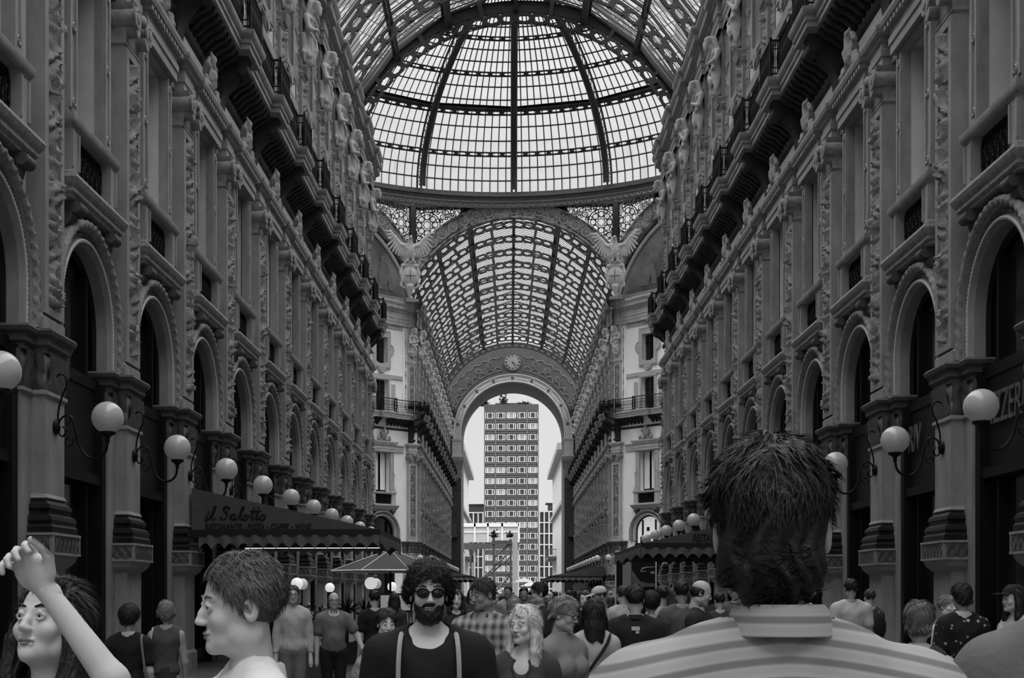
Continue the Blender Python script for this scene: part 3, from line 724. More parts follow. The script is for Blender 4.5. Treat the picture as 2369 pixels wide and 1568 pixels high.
b.grid([[tuple(np.array(dp(0, t, -.86))+np.array([x, 0, 0])) for t in path] for x in (-.21, .21)]); M['drib'] = b.mesh('dome_rib', roofiron)
S16 = 2*PI/16
for j in range(1, len(PHR)):
    ph = PHR[j]
    def mp(u, v, w, ph=ph):
        az = S16*u; a = dp(az, ph-(.016 if v == 0 else -.016)*0, -.1); q = dp(az, ph, -.1); n = np.array([q[0], q[1], 0]); n /= np.linalg.norm(n)
        up = np.array([-n[0]*math.sin(ph), -n[1]*math.sin(ph), math.cos(ph)]); return tuple(np.array(q)+up*((v-.5)*.30)+n*(w-.05)*.5)
    b = MB(); b.holed(mp, max(2, int(8*math.cos(ph)+1)), [(x*.98+.01, y) for x, y in CART], .12)
    for vv in (0, 1): b.tube([mp(u, vv, .06) for u in np.linspace(0, 1, 9)], .06, 4)
    if j == 2: b.sweep([(-.30, 0), (.1, 0), (.1, .2), (-.30, .2)], [(dp(S16*(1-u), ph, -.2)[0], dp(S16*(1-u), ph, -.2)[1]) for u in np.linspace(0, 1, 9)]); b.v[-36:] = [(x, y, z+dp(0, ph, -.1)[2]+.15) for x, y, z in b.v[-36:]]
    M['dring%d' % j] = b.mesh('ring_band', roofiron)
NP = 12
b = MB()
for i in range(1, NP):
    b.tube([dp(S16*i/NP, t,   .02) for t in np.linspace(0, math.radians(78), 16)], .045, 4, cap=False)
for j in range(len(PH)-1):
    for f in (1/3, 2/3):
        t = PHR[j]+(PHR[j+1]-PHR[j])*f; b.tube([dp(S16*u, t, 0) for u in np.linspace(0, 1, NP+1)], .07, 4, cap=False)
M['dbars'] = b.mesh('glazing_bars', roofiron)
front = [i for i in range(16) if abs(((i+.5)*S16+PI) % (2*PI)-PI) < 1.3]
for i in range(16):
    obj('dome_rib', M['drib'], dome, (0, 0, 0), -i*S16)
    for j in range(1, len(PH)): obj('ring_band', M['dring%d' % j], dome, (0, 0, 0), -i*S16)
    obj('glazing_bars', M['dbars'], dome, (0, 0, 0), -i*S16, kind='stuff')
rows = []
for j in range(len(PH)-1):
    for f in range(3): rows.append((PHR[j]+(PHR[j+1]-PHR[j])*f/3, PHR[j]+(PHR[j+1]-PHR[j])*(f+1)/3))
near = []
for ri, (a0, a1) in enumerate(rows):
    M['dp%d' % ri] = MB().add([dp(0, a0, -.0), dp(S16/NP, a0, 0), dp(S16/NP, a1, 0), dp(0, a1, 0)], [(0, 1, 2, 3)]).mesh('glass_pane', rglass)
    for i in range(16):
        for k in range(NP):
            az = (i+(k+.5)/NP)*S16; az = (az+PI) % (2*PI)-PI; near.append((abs(az)+.03*ri, ri, i, k))
near.sort(); b = MB()
for n_, (_, ri, i, k) in enumerate(near):
    if n_ < 290: obj('glass_pane', M['dp%d' % ri], dome, (0, 0, 0), -(i+k/NP)*S16)
    else:
        a0, a1 = rows[ri]; u0, u1 = (i+k/NP)*S16, (i+(k+1)/NP)*S16; b.add([dp(u0, a0), dp(u1, a0), dp(u1, a1), dp(u0, a1)], [(0, 1, 2, 3)])
obj('glass_field', b.mesh('glass_field', rglass), dome, kind='stuff')
b = MB(); b.lathe([(4.4, DZ+9.6), (4.4, DZ+10.1), (4.1, DZ+10.2), (4.1, DZ+12), (0, DZ+13)], 32); M['lantern'] = b.mesh('lantern', rglass); obj('lantern', M['lantern'], dome)
# drum ring under the dome
drum = tag(empty('trim_1', (0, DY, 0)), 'heavy dark iron ring at the foot of the glass dome', 'dome ring', kind='structure')
b = MB(); b.lathe([(18.95, 32.30), (18.95, 32.42), (19.15, 32.46), (19.15, 32.72), (18.9, 32.76), (18.9, 32.9), (19.2, 33.0), (19.2, 33.2), (19.9, 33.2), (19.9, 32.1), (19.3, 32.1), (18.95, 32.30)], 96); obj('ring_beam', b.mesh('ring_beam', ringiron, 30), drum)
b = MB()
for i in range(240):
    a = 2*PI*i/240; c, s = math.sin(a), math.cos(a); R = 18.98
    if s < -.2: continue
    pts = [(.17*math.cos(t), 32.18-.17*abs(math.sin(t))-.02) for t in np.linspace(0, PI, 7)]; b.tube([(R*c+x*s, R*s-x*c, z) for x, z in pts], .03, 3)
obj('scallops', b.mesh('scallops', ring_m), drum, kind='stuff')
b = MB(); b.lathe([(18.99, 31.86), (19.08, 31.86), (19.08, 32.3), (18.99, 32.3), (18.99, 31.86)], 96); obj('frieze', b.mesh('frieze', stone_d), drum)
# ------------------------------------------------------------------ the eight arched faces of the drum
FACE_R0, FACE_R1 = 8.97, 9.93; VZ_ = VZ; VZ = 22.4; FH = 8.0
def facearc(R, z0=None, n=40, lim=FH):
    a = math.asin(min(1, lim/R)); return [(R*math.sin(t), VZ+R*math.cos(t)) for t in np.linspace(-a, a, n)]
AM = math.asin(FH/9.93)
b = MB()
G = []
def fa(u, R, x): a = (2*u-1)*math.asin(min(1, FH/R)); return (R*math.sin(a), x, VZ+R*math.cos(a))
for (R, x) in ((8.76, .35), (8.76, -.05), (8.82, -.12), (8.92, -.12), (8.97, -.04), (9.93, -.04), (9.96, -.14), (10.08, -.14), (10.1, .2)): G.append([fa(u, R, x) for u in np.linspace(0, 1, 49)])
b.grid(G); M['fband'] = b.mesh('painted_arch_band', painted, 30)
b = MB(); R = 9.45; na = 17
for i in range(na):
    t = -AM*.97+2*AM*.97*(i+.5)/na; c = np.array([R*math.sin(t), VZ+R*math.cos(t)])
    for rr, th in ((.36, .035), (.30, .02)): b.tube([(c[0]+rr*math.cos(q), -.07, c[1]+rr*math.sin(q)) for q in np.linspace(0, 2*PI, 17)[:-1]], th, 4, True)
    for k in range(8):
        q = k*PI/4; b.tube([(c[0]+.08*math.cos(q), -.07, c[1]+.08*math.sin(q)), (c[0]+.17*math.cos(q+.25), -.09, c[1]+.17*math.sin(q+.25)), (c[0]+.26*math.cos(q), -.07, c[1]+.26*math.sin(q)), (c[0]+.17*math.cos(q-.25), -.09, c[1]+.17*math.sin(q-.25))], .022, 3, True)
    b.sphere((c[0], -.08, c[1]), .06, 6, 4)
    if i < na-1:
        t2 = -AM*.97+2*AM*.97*(i+1)/na; c2 = np.array([R*math.sin(t2), VZ+R*math.cos(t2)])
        for dr in (-.26, 0, .26):
            e = np.array([math.sin(t2), math.cos(t2)])*dr+c2; b.tube([(e[0]+.09*math.cos(q), -.06, e[1]+.09*math.sin(q)) for q in np.linspace(0, 2*PI, 9)[:-1]], .02, 3, True)
M['frosette'] = b.mesh('rosettes', plaster)
# spandrel tracery between arch band and ring, glazed behind
TZ = 32.3
def tracery():
    b = MB()
    def circ(x, z, r, t=.045, n=20): b.tube([(x+r*math.cos(q), .0, z+r*math.sin(q)) for q in np.linspace(0, 2*PI, n+1)[:-1]], t, 4, True)
    def ok(x, z, m=.05): return math.hypot(x, z-VZ) > 10.1+m and z < TZ-m and 4.15+m < abs(x) < FH-.1-m
    for s in (-1, 1):
        cx, cz = s*6.85, 30.75
        b.tube([(cx+(.24 if i % 2 else .36)*math.cos(i*PI/8), 0, cz+(.24 if i % 2 else .36)*math.sin(i*PI/8)) for i in range(16)], .04, 4, True)
        for k in range(8):
            a = k*PI/4; x, z = cx+.64*math.cos(a), cz+.64*math.sin(a)
            b.tube([(x+.215*math.cos(q), 0, z+.215*math.sin(q)) for q in np.linspace(0, 2*PI, 15)[:-1]], .035, 4, True)
            a += PI/8; x, z = cx+.92*math.cos(a), cz+.92*math.sin(a); 
            if ok(x, z, .12): circ(x, z, .14, .035, 10)
            x, z = cx+.46*math.cos(a), cz+.46*math.sin(a); circ(x, z, .05, .03, 6)
        circ(cx, cz, 1.02, .04, 36)
        rs = np.random.RandomState(4)
        for i in range(1500):
            x = s*rs.uniform(4.2, 7.9); z = rs.uniform(26.8, TZ-.1); r = rs.choice([.07, .10, .15, .21])
            if not ok(x, z, r) or math.hypot(x-cx, z-cz) < 1.02+r*.7: continue
            key = True
            for (px_, pz_, pr_) in placed[s]:
                if math.hypot(x-px_, z-pz_) < (r+pr_)*.86: key = False; break
            if key:
                placed[s].append((x, z, r)); circ(x, z, r, .035, 10 if r > .15 else 8)
                if r > .18: b.tube([(x+(r*.62*k/9)*math.cos(k*.9), 0, z+(r*.62*k/9)*math.sin(k*.9)) for k in range(10)], .028, 3)
    return b
placed = {-1: [], 1: []}
M['tracery'] = tracery().mesh('tracery', iron)
b = MB(); n = 24
for s in (-1, 1):
    A = [(10.05*math.sin(t), VZ+10.05*math.cos(t)) for t in np.linspace(.18, math.asin(FH/10.05), n)]
    b.add([(s*x, .05, z) for x, z in A]+[(s*x, .05, TZ) for x, z in A], [(i, i+1, n+i+1, n+i) for i in range(n-1)])
M['tglass'] = b.mesh('stained_glass', rglass)
b = MB()
for x in (-FH, -4.1, 4.1, FH):
    zb = VZ+math.sqrt(10.05**2-x*x); w = .24 if abs(x) > 7 else .12; b.box(x-w, x+w, -.2 if abs(x) > 7 else -.1, .12, zb-.3, 32.35)
b.box(-FH, FH, -.06, .06, 32.16, 32.34); b.box(-FH, FH, -.03, 1.4, 32.34, 32.40)
for s in (-1, 1): b.box(*sorted((s*4.0, s*.6)), .06, .1, 31.4, 32.3); M['fposts'] = b.mesh('posts', roofiron)
# drum cornice over the street fronts and lunette wall
b = MB(); b.box(-7.9, 7.9, -.35, .6, 23.9, 24.75); b.box(-8.2, -6.9, -.55, .6, 23.9, 24.82); b.box(6.9, 8.2, -.55, .6, 23.9, 24.82); M['pylon'] = b.mesh('parapet_block', stone)
b = MB(); A = facearc(8.78, lim=FH); nA = len(A)
b.add([(x, .35, z) for x, z in A]+[(x, .35, 23.9) for x, z in A], [(i, i+1, nA+i+1, nA+i) for i in range(nA-1)])
M['lunwall'] = b.mesh('lunette_wall', stone_d)
A = [(8.15*math.sin(t), VZ+8.15*math.cos(t)) for t in np.linspace(-1.24, 1.24, 30)]
b = MB(); b.add([(x, .3, z) for x, z in A]+[(x, .3, 24.95) for x, z in A], [(i, i+1, 31+i, 30+i) for i in range(29)]); M['mural'] = b.mesh('mural', mural)
b = MB(); b.tube([(8.3*math.sin(t), .22, VZ+8.3*math.cos(t)) for t in np.linspace(-1.26, 1.26, 40)], .14, 6); M['lframe'] = b.mesh('lunette_frame', ring_m, 50)
b = MB()
def sil(pts, y=.24): b.prism(pts, 'y', y, y+.05)
sil([(-7.2, 24.95), (7.2, 24.95), (7.2, 25.15), (4, 25.6), (1, 25.3), (-3, 25.7), (-7.2, 25.2)])
M['mfig1'] = b.mesh('painted_ground', gray('mural_dark', .10, .8, .3, 2))
b = MB()
for c in (-5.2, 5.2):
    sil([(c-.5, 25.3), (c-.42, 25.9), (c-.5, 26.6), (c-.3, 27.3), (c-.18, 27.45), (c-.24, 27.75), (c-.05, 27.95), (c+.14, 27.8), (c+.14, 27.5), (c+.5, 27.2), (c+.8, 26.6), (c+1.0, 25.8), (c+.95, 25.3), (c+.6, 25.3), (c+.45, 26.1), (c+.2, 25.3)], .2)
M['mfig2'] = b.mesh('painted_figure', gray('mural_figure', .16, .8, .3, 2))
names = ['far', 'far_left', 'left', 'near_left', 'near', 'near_right', 'right', 'far_right']
for i in range(8):
    az = -i*PI/4; R = 19.35
    w = struct('trim_%d' % (i+2), (R*math.sin(az), DY+R*math.cos(az), 0), -az, 'painted arch and pierced spandrels under the dome, %s side' % names[i].replace('_', ' '), 'arch')
    w.rotation_euler = (0, 0, -az)
    if i != 4: obj('painted_arch_band', M['fband'], w)
    else:
        nb = MB(); nb.grid([[(r_*math.sin(t), y_, VZ_+r_*math.cos(t)) for t in np.linspace(-1.4, 1.4, 60)] for r_, y_ in ((9.02, -1.85), (9.02, -2.0), (9.6, -2.0), (9.6, -1.85))]); obj('end_plate', nb.mesh('end_plate', roofiron), w)
    if i != 4: obj('posts', M['fposts'], w, kind='stuff')
    if i in (1, 7): obj('parapet_block', M['pylon'], w, kind='stuff')
    if i != 4: obj('stained_glass', M['tglass'], w, kind='stuff')
    if i in (0, 1, 7, 2, 6): obj('rosettes', M['frosette'], w, kind='stuff'); obj('tracery', M['tracery'], w, kind='stuff')
    if i % 2: 
        l = obj('lunette_wall', M['lunwall'], w); obj('lunette_frame', M['lframe'], w); q = obj('mural', M['mural'], w); obj('painted_ground', M['mfig1'], q); obj('painted_figures', M['mfig2'], q, kind='stuff')
# ------------------------------------------------------------------ end wall of the far arm with its great arch
we = struct('wall_end', (0, Y_FAR, 0), 0, 'end wall of the gallery with a tall open arch and a clock')
RI, RO, EZ = 6.15, 7.12, 20.6; T = 8.7
def arcpts(R, n=48): return [(R*math.cos(PI*i/n), EZ+R*math.sin(PI*i/n)) for i in range(n+1)]
VZ = VZ_
b = MB(); o, i_ = [(9.6*math.cos(PI*k/48), VZ+9.6*math.sin(PI*k/48)) for k in range(49)], arcpts(RI)
b.add([(x, 0, z) for x, z in i_]+[(x, 0, z) for x, z in o], [(k, k+1, 50+k, 49+k) for k in range(48)])
for s in (-1, 1): b.box(*sorted((s*RI, s*9.6)), 0, T, 0, EZ+.01)
b.add([(x, .01, z) for x, z in i_]+[(x, T, z) for x, z in i_], [(k, k+1, 50+k, 49+k) for k in range(48)])
obj('wall_panel', b.mesh('end_wall', gray('end_wall_plaster', .075, .8, .2, 1.5)), we)
b = MB(); G = [[(x, y, z) for x, z in [(R, EZ-.6)]+arcpts(R)+[(-R, EZ-.6)]] for R, y in ((RI-.02, .05), (RI-.02, -.2), (RI+.08, -.28), (RI+.14, -.22), (RO-.2, -.22), (RO-.12, -.30), (RO, -.30), (RO, .02))]
b.grid(G); M_ = b.mesh('great_arch_ring', ring_m, 30); ar = obj('great_arch_ring', M_, we)
b = MB()
for k in range(9):
    a = PI*(k+.5)/9 if k != 4 else PI/2; R = (RI+RO)/2; b.box(R*math.cos(a)-.17, R*math.cos(a)+.17, -.26, -.2, EZ+R*math.sin(a)-.17, EZ+R*math.sin(a)+.17)
obj('studs', b.mesh('studs', stone_d), ar, kind='stuff')
b = MB()
for k in range(8):
    a0, a1 = PI*(k+.62)/9+.02, PI*(k+1.38)/9-.02
    b.tube([((RI+.3)*math.cos(t), -.225, EZ+(RI+.3)*math.sin(t)) for t in np.linspace(a0, a1, 7)]+[((RO-.3)*math.cos(t), -.225, EZ+(RO-.3)*math.sin(t)) for t in np.linspace(a1, a0, 7)], .02, 3, True)
obj('mouldings', b.mesh('ring_mouldings', stone_d), ar, kind='stuff')
for s in (-1, 1):
    b = MB(); b.wrap([(0, 18.0), (0, 19.7), (.06, 19.8), (.1, 20.0)], .26, .54, -.3); m1 = b.mesh('springing_block', ring_m)
    q = obj('springing_block', m1, we, (s*6.68, 0, 0), -PI/2)
    b = MB(); b.sweep([(0, 15.3), (.1, 15.6), (.05, 16.0), (.22, 16.7), (.30, 17.2), (.36, 17.3), (.36, 17.9), (.1, 18.0)], [(-.3, -.7), (.15, -.7), (.15, .7), (-.3, .7)]); obj('great_capital', b.mesh('great_capital', stone_c, 40), we, (s*6.85, 0, 0), -PI/2)
    b = MB(); b.wrap([(0, 0), (0, 15.3)], .1, .62, -.3); b.wrap([(0.05, 14.0), (.05, 14.3)], .1, .62, -.3); obj('great_pier', b.mesh('great_pier', gray('end_pier%d' % s, .05, .6, .2, 2)), we, (s*6.8, 0, 0), -PI/2)
    b = MB(); b.box(s*7.05-.35, s*7.05+.35, -.5, -.1, 8.6, 9.9); b.box(s*7.05-.5, s*7.05+.5, -.55, -.1, 8.3, 8.6); obj('small_balcony', b.mesh('small_balcony', stone_d), we)
# painted tympanum band: scrolls and roundels
b = MB()
def tp(R, a): return (R*math.sin(a), -.03, 20.9+R*math.cos(a))
for s in (-1, 1):
    zig = []
    for k in range(0, 41):
        a = .17+k*.026; zig.append(tuple(np.array(tp(7.45+.45*abs(math.sin(k*PI/5)), a))*np.array([s, 1, 1])))
    b.tube(zig, .05, 4)
    b.tube([tuple(np.array(tp(7.36, a))*np.array([s, 1, 1])) for a in np.linspace(.17, 1.3, 30)], .045, 4)
    b.tube([tuple(np.array(tp(8.75+.3*abs(math.cos(k*PI/5)), .14+k*.026))*np.array([s, 1, 1])) for k in range(0, 41)], .045, 4)
    for k, a in enumerate((.33, .52, .71, .9)):
        R = 8.35-.12*k; c = tp(R, a); r0 = .62-.1*k
        for r in (r0*.62, r0*.3): b.tube([(s*c[0]+r*math.cos(q), -.03, c[2]+r*math.sin(q)) for q in np.linspace(0, 2*PI, 19)[:-1]], .04, 4, True)
        for j in range(8): q = j*PI/4; b.tube([(s*c[0]+r0*.3*math.cos(q), -.03, c[2]+r0*.3*math.sin(q)), (s*c[0]+r0*.55*math.cos(q), -.03, c[2]+r0*.55*math.sin(q))], .05, 3)
obj('painted_scrolls', b.mesh('painted_scrolls', gray('faded_paint', .17, .8, .2, 3)), we, kind='stuff')
# ------------------------------------------------------------------ the clock
ck = tag(empty('clock', (0, Y_FAR-.06, 29.15)), 'round clock with Roman hours above the far end arch', 'clock')
b = MB(); b.lathe([(0, 0), (.98, 0), (.98, -.06), (0, -.07)], 40, (0, 0, 0), 'y'); obj('clock_face', b.mesh('clock_face', gray('clock_dial', .24, .6, .15, 3)), ck)
b = MB(); b.tube([(1.0*math.cos(q), -.06, 1.0*math.sin(q)) for q in np.linspace(0, 2*PI, 33)[:-1]], .05, 5, True); obj('clock_rim', b.mesh('clock_rim', stone_d), ck)
b = MB()
num = ['XII', 'I', 'II', 'III', 'IV', 'V', 'VI', 'VII', 'VIII', 'IX', 'X', 'XI']
for k in range(12):
    a = k*PI/6; e = np.array([math.sin(a), math.cos(a)]); u = np.array([math.cos(a), -math.sin(a)]); t = num[k]; w = .085
    for j, ch in enumerate(t):
        x = (j-(len(t)-1)/2)*w; 
        segs = {'I': [((0, -1), (0, 1))], 'V': [((-.35, 1), (0, -1)), ((.35, 1), (0, -1))], 'X': [((-.4, -1), (.4, 1)), ((.4, -1), (-.4, 1))]}[ch]
        for p, q in segs:
            P0 = e*(.78+.11*p[1])+u*(x+p[0]*w); P1 = e*(.78+.11*q[1])+u*(x+q[0]*w); b.tube([(P0[0], -.08, P0[1]), (P1[0], -.08, P1[1])], .016, 4)
obj('hour_numerals', b.mesh('hour_numerals', iron), ck, kind='stuff')
for L, w, a, nm in ((.62, .035, math.radians(138), 'minute_hand'), (.40, .045, math.radians(132), 'hour_hand')):
    b = MB(); b.prism([(-w, -.1), (w, -.1), (w*.5, L), (-w*.5, L)], 'y', -.12, -.09); o = obj(nm, b.mesh(nm, iron), ck); o.rotation_euler = (0, a, 0)

# the gallery's other end, behind the photographer: a wall with the same tall arch
wb_ = struct('wall_back', (0, -16, 0), 0, 'rear end wall of the gallery with an open arch')
b = MB(); n = 24; i_ = [(5.2*math.cos(PI*k/n), 13+5.2*math.sin(PI*k/n)) for k in range(n+1)]; o = [(10*math.cos(PI*k/n), max(13.0, 13+19*math.sin(PI*k/n))) for k in range(n+1)]
b.add([(x, 0, z) for x, z in i_]+[(x, 0, z) for x, z in o], [(k, k+1, n+2+k, n+1+k) for k in range(n)])
for s in (-1, 1): b.box(*sorted((s*5.2, s*12)), -1, 0, 0, 13.01)
obj('wall_panel', b.mesh('back_wall', stone), wb_)
# ================================================================== globe wall lamps
b = MB(); b.lathe([(0, 0), (.11, 0), (.12, .02), (.10, .05), (.05, .07), (0, .09)], 14, (.0, 0, 4.19), 'x'); M['lplate'] = b.mesh('wall_plate', iron, 50)
b = MB()
b.tube(crom([(.05, 0, 4.19), (.07, 0, 4.08), (.13, 0, 4.05), (.17, 0, 4.14), (.12, 0, 4.2)], 4), .016, 6)
b.tube(crom([(.05, 0, 4.16), (.08, 0, 4.30), (.18, 0, 4.37), (.27, 0, 4.32), (.32, 0, 4.15), (.37, 0, 3.93), (.46, 0, 3.78), (.58, 0, 3.71), (.70, 0, 3.73), (.79, 0, 3.82), (.82, 0, 3.97)], 5), [.016]*20+[.022]*31, 6)
b.tube(crom([(.05, 0, 4.19), (.05, 0, 4.42), (.11, 0, 4.66), (.18, 0, 4.82), (.17, 0, 4.96), (.09, 0, 5.0), (.03, 0, 4.97)], 5), .016, 6)
b.tube(crom([(.30, 0, 4.02), (.26, 0, 3.92), (.18, 0, 3.92), (.17, 0, 4.0), (.22, 0, 4.03), (.24, 0, 3.98)], 4), .012, 5)
b.tube(crom([(.24, 0, 4.33), (.24, 0, 4.26), (.18, 0, 4.24), (.17, 0, 4.29)], 4), .010, 5)
M['larm'] = b.mesh('scroll_arm', iron, 60)
b = MB(); b.lathe([(.02, 3.93), (.035, 3.97), (.03, 4.0), (.05, 4.04), (.10, 4.07), (.12, 4.08), (.12, 4.11), (.10, 4.12)], 14, (.82, 0, 0)); M['lcup'] = b.mesh('lamp_cup', iron, 50)
b = MB(); b.sphere((.82, 0, 4.33), .245, 24, 16); M['lglobe'] = b.mesh('globe', lamp_m, 80)
ORD = ['first', 'second', 'third', 'fourth', 'fifth', 'sixth', 'seventh', 'eighth', 'ninth', 'tenth', 'eleventh', 'twelfth', 'thirteenth', 'fourteenth', 'fifteenth']
def wall_lamp(x, y, rz, label, group):
    o = tag(empty('wall_lamp', (x, y, 0), rz), label, 'lamp', group)
    obj('wall_plate', M['lplate'], o); obj('scroll_arm', M['larm'], o); obj('lamp_cup', M['lcup'], o); obj('globe', M['lglobe'], o); return o
for side, sx in (('left', -1), ('right', 1)):
    f = PIL[side[0]]
    for i, k in enumerate(range(-1 if sx < 0 else 0, 12)):
        wall_lamp(sx*HALF, f+k*BAY, 0 if sx < 0 else PI, 'opal globe lamp on a scroll bracket, %s from the front on the %s near wall' % (ORD[i], side), 'globe lamps on the %s near wall' % side)
    for i, k in enumerate(range(0, 13)):
        wall_lamp(sx*HALF, YO+.45+k*BAY, 0 if sx < 0 else PI, 'small distant globe lamp, %s in the row on the %s wall beyond the dome' % (ORD[i], side), 'globe lamps on the %s wall beyond the dome' % side)
    cx, cy = sx*(HALF+.72*math.sin(PI/4)), YO-.72*math.sin(PI/4)
    wall_lamp(cx, cy, -PI/4 if sx < 0 else -3*PI/4, 'single globe lamp on the %s corner pier under the dome' % side, 'corner pier globe lamps')

# ================================================================== statues on the third storey
def statue(v):
    s = SDF((-.45, -.6, 19.5), (.65, .6, 22.45), .027)
    t = [0, .05, -.04][v]
    s.ell((0, 0, 21.05), (.17, .24, .42), .06); s.ell((.02, 0, 21.42), (.19, .36, .16), .08)
    s.cap((-.02, 0, 21.5), (.22, t, 21.72), .12, .10, .05)
    s.ell((.30, t, 21.86), (.15, .13, .18), .03); s.ell((.39, t, 21.70), (.09, .085, .17), .04)            # head, beard
    s.ell((.22, t, 21.98), (.22, .17, .12), .04); s.cap((.10, t-.1, 21.95), (-.08, -.2, 21.4), .12, .08, .05); s.cap((.10, t+.1, 21.95), (-.08, .2, 21.4), .12, .08, .05)   # veil
    s.cap((.44, t, 21.88), (.47, t, 21.80), .03, .04, .02)
    for e in (-1, 1): s.ell((.44, t+e*.055, 21.87), (.04, .03, .025), .015, True)
    for e in (-1, 1):
        el = (.10, e*.40, 20.98+.05*v*e); s.cap((-.02, e*.33, 21.42), el, .105, .085, .04)
        hd = [(.30, e*.02-.05, 21.12+.07*e), (.28, -.08+.1*e, 21.45 if e > 0 else 21.0), (.30, .05*e, 21.0+.06*e)][v]
        s.cap(el, hd, .082, .055, .04); s.ell(hd, (.06, .075, .06), .03)
        for f in range(4): s.cap(hd, (hd[0]+.04, hd[1]-e*.10, hd[2]-.03+.025*f), .016, .013, .012)
    s.cap((0, 0, 20.75), (-.02, 0, 20.0), .27, .21, .08, sq=(1.15, 1, 1)); s.cap((.02, -.1, 20.75), (.05, -.16, 20.15), .17, .12, .05); s.cap((.02, .12, 20.75), (.02, .14, 19.95), .17, .11, .05)
    s.chain([(.12, -.28, 20.85), (.2, 0, 20.72), (.14, .28, 20.86)], [.07, .09, .07], .03)
    s.chain([(.22, .08-.14*v, 20.75), (.24, .12, 20.4), (.2, .12, 19.9)], [.07, .08, .03], .03)
    s.chain([(-.12, -.32, 20.8), (-.1, -.33, 20.2), (-.1, -.28, 19.85)], [.09, .08, .03], .04)
    s.bump(lambda X, Y, Z: .022*np.sin(34*Y+9*X+6*Z)*np.clip((20.86-Z)*6, 0, 1)*np.clip((Z-19.6)*3, 0, 1))
    V, Q = s.surf(); return raw_mesh('statue', [(V, Q)], statue_m)
for v in range(3): M['statue%d' % v] = statue(v)
M['sbase'] = MB().wrap([(0, 19.45), (.05, 19.6), (.08, 19.72), (0, 19.78)], -.02, .28, -.3).mesh('plinth', stone)
desc = ['crossed forearms', 'one hand raised to the beard', 'hands clasped at the waist']
cnt = {'l': 0, 'r': 0}
for side, sx in (('left', -1), ('right', 1)):
    for k in range(3, 12):
        y = PIL[side[0]]+k*BAY; v = (k+(sx > 0)) % 3
        o = obj('statue', M['statue%d' % v], None, (sx*HALF, y, 0), 0 if sx < 0 else PI)
        tag(o, 'stone statue with %s, %s from the front, %s upper wall' % (desc[v], ORD[k-3], side), 'statue', 'statues along the %s upper wall' % side); obj('plinth', M['sbase'], o)
    for k in range(0, 13):
        o = obj('statue', M['statue%d' % (k % 3)], None, (sx*HALF, YO+.45+k*BAY, 0), 0 if sx < 0 else PI)
        tag(o, 'small distant stone statue, %s in the row on the %s wall beyond the dome' % (ORD[k], side), 'statue', 'distant statues on the %s wall' % side)
    cx, cy = sx*(HALF+.72*math.sin(PI/4)), YO-.72*math.sin(PI/4)
    o = obj('statue', M['statue2'], None, (cx, cy, 0), -PI/4 if sx < 0 else -3*PI/4); tag(o, 'stone statue with clasped hands on the %s corner pier under the dome' % side, 'statue', 'corner pier statues')

# ================================================================== eagles
def eagle():
    s = SDF((-2.1, -.9, 26.6), (2.1, .7, 29.6), .045)
    s.ell((0, -.15, 27.75), (.34, .32, .62), .1); s.cap((0, -.2, 28.2), (.0, -.34, 28.6), .22, .15, .1); s.ell((0, -.42, 28.68), (.13, .2, .14), .04); s.cap((0, -.6, 28.67), (0, -.7, 28.56), .06, .03, .03)
    for e in (-1, 1):
        s.cap((e*.2, -.2, 27.4), (e*.2, -.2, 27.0), .17, .10, .06); s.ell((e*.2, -.3, 26.9), (.12, .2, .07), .04)
        s.chain([(e*.25, 0, 28.1), (e*.7, .05, 28.2), (e*1.1, .05, 28.7), (e*1.5, .05, 29.25)], [.2, .17, .13, .08], .08, sq=(1, 1.4, 1))
        for i in range(11):
            t = i/10; x0, z0 = e*(.35+1.1*t), 28.05+1.05*t**1.6; L = .75+.25*math.sin(t*PI); a = -1.45+1.55*t**1.2
            x1, z1 = x0+e*L*math.sin(a+1.35)*.75, z0-L*math.cos(a+1.35)*.9
            if t > .75: x1, z1 = x0+e*.42, z0+.1-.35*(1-t)*4
            s.cap((x0, .02, z0), (x1, .02, z1), .10, .085, .02, sq=(1, 1.8, 1))
    s.cap((0, .1, 27.3), (0, .2, 26.85), .2, .24, .05, sq=(1, 1.6, 1))
    s.bump(lambda X, Y, Z: .016*np.sin(20*Z+6*np.abs(X))*np.sin(22*X))
    V, Q = s.surf(); return raw_mesh('eagle', [(V, Q)], statue_m)
M['eagle'] = eagle()
s = SDF((-.9, -.6, 24.1), (.9, .4, 27.1), .045)
s.ell((0, 0, 25.8), (.62, .24, .85), .05); s.ell((0, -.16, 25.8), (.44, .16, .62), .03); s.cap((0, 0, 25.0), (0, .05, 24.3), .3, .12, .1); s.cap((-.55, 0, 26.6), (.55, 0, 26.6), .16, .16, .05); s.cap((-.35, -.05, 26.85), (.35, -.05, 26.85), .13, .13, .05)
for e in (-1, 1): s.chain([(e*.6, 0, 26.5), (e*.72, -.05, 26.0), (e*.6, -.05, 25.5), (e*.68, 0, 25.1), (e*.4, 0, 24.9)], [.1, .12, .09, .1, .08], .05)
V, Q = s.surf(); M['shield'] = raw_mesh('shield', [(V, Q)], statue_m)
b = MB(); b.box(-.44, .44, -.36, -.33, 25.76, 25.80); b.box(-.02, .02, -.36, -.33, 25.3, 26.3); M['scross'] = b.mesh('shield_cross', stone_d)
for px, sd, a in ((948, 'left', .25), (1424, 'right', -.25)):
    x, y = at(px, 99.0); o = obj('eagle', M['eagle'], None, (x, y, 0), a); tag(o, 'stone eagle with raised wings on the %s pier below the dome' % sd, 'eagle', 'stone eagles under the dome')
    q = obj('shield', M['shield'], o); obj('shield_cross', M['scross'], q)

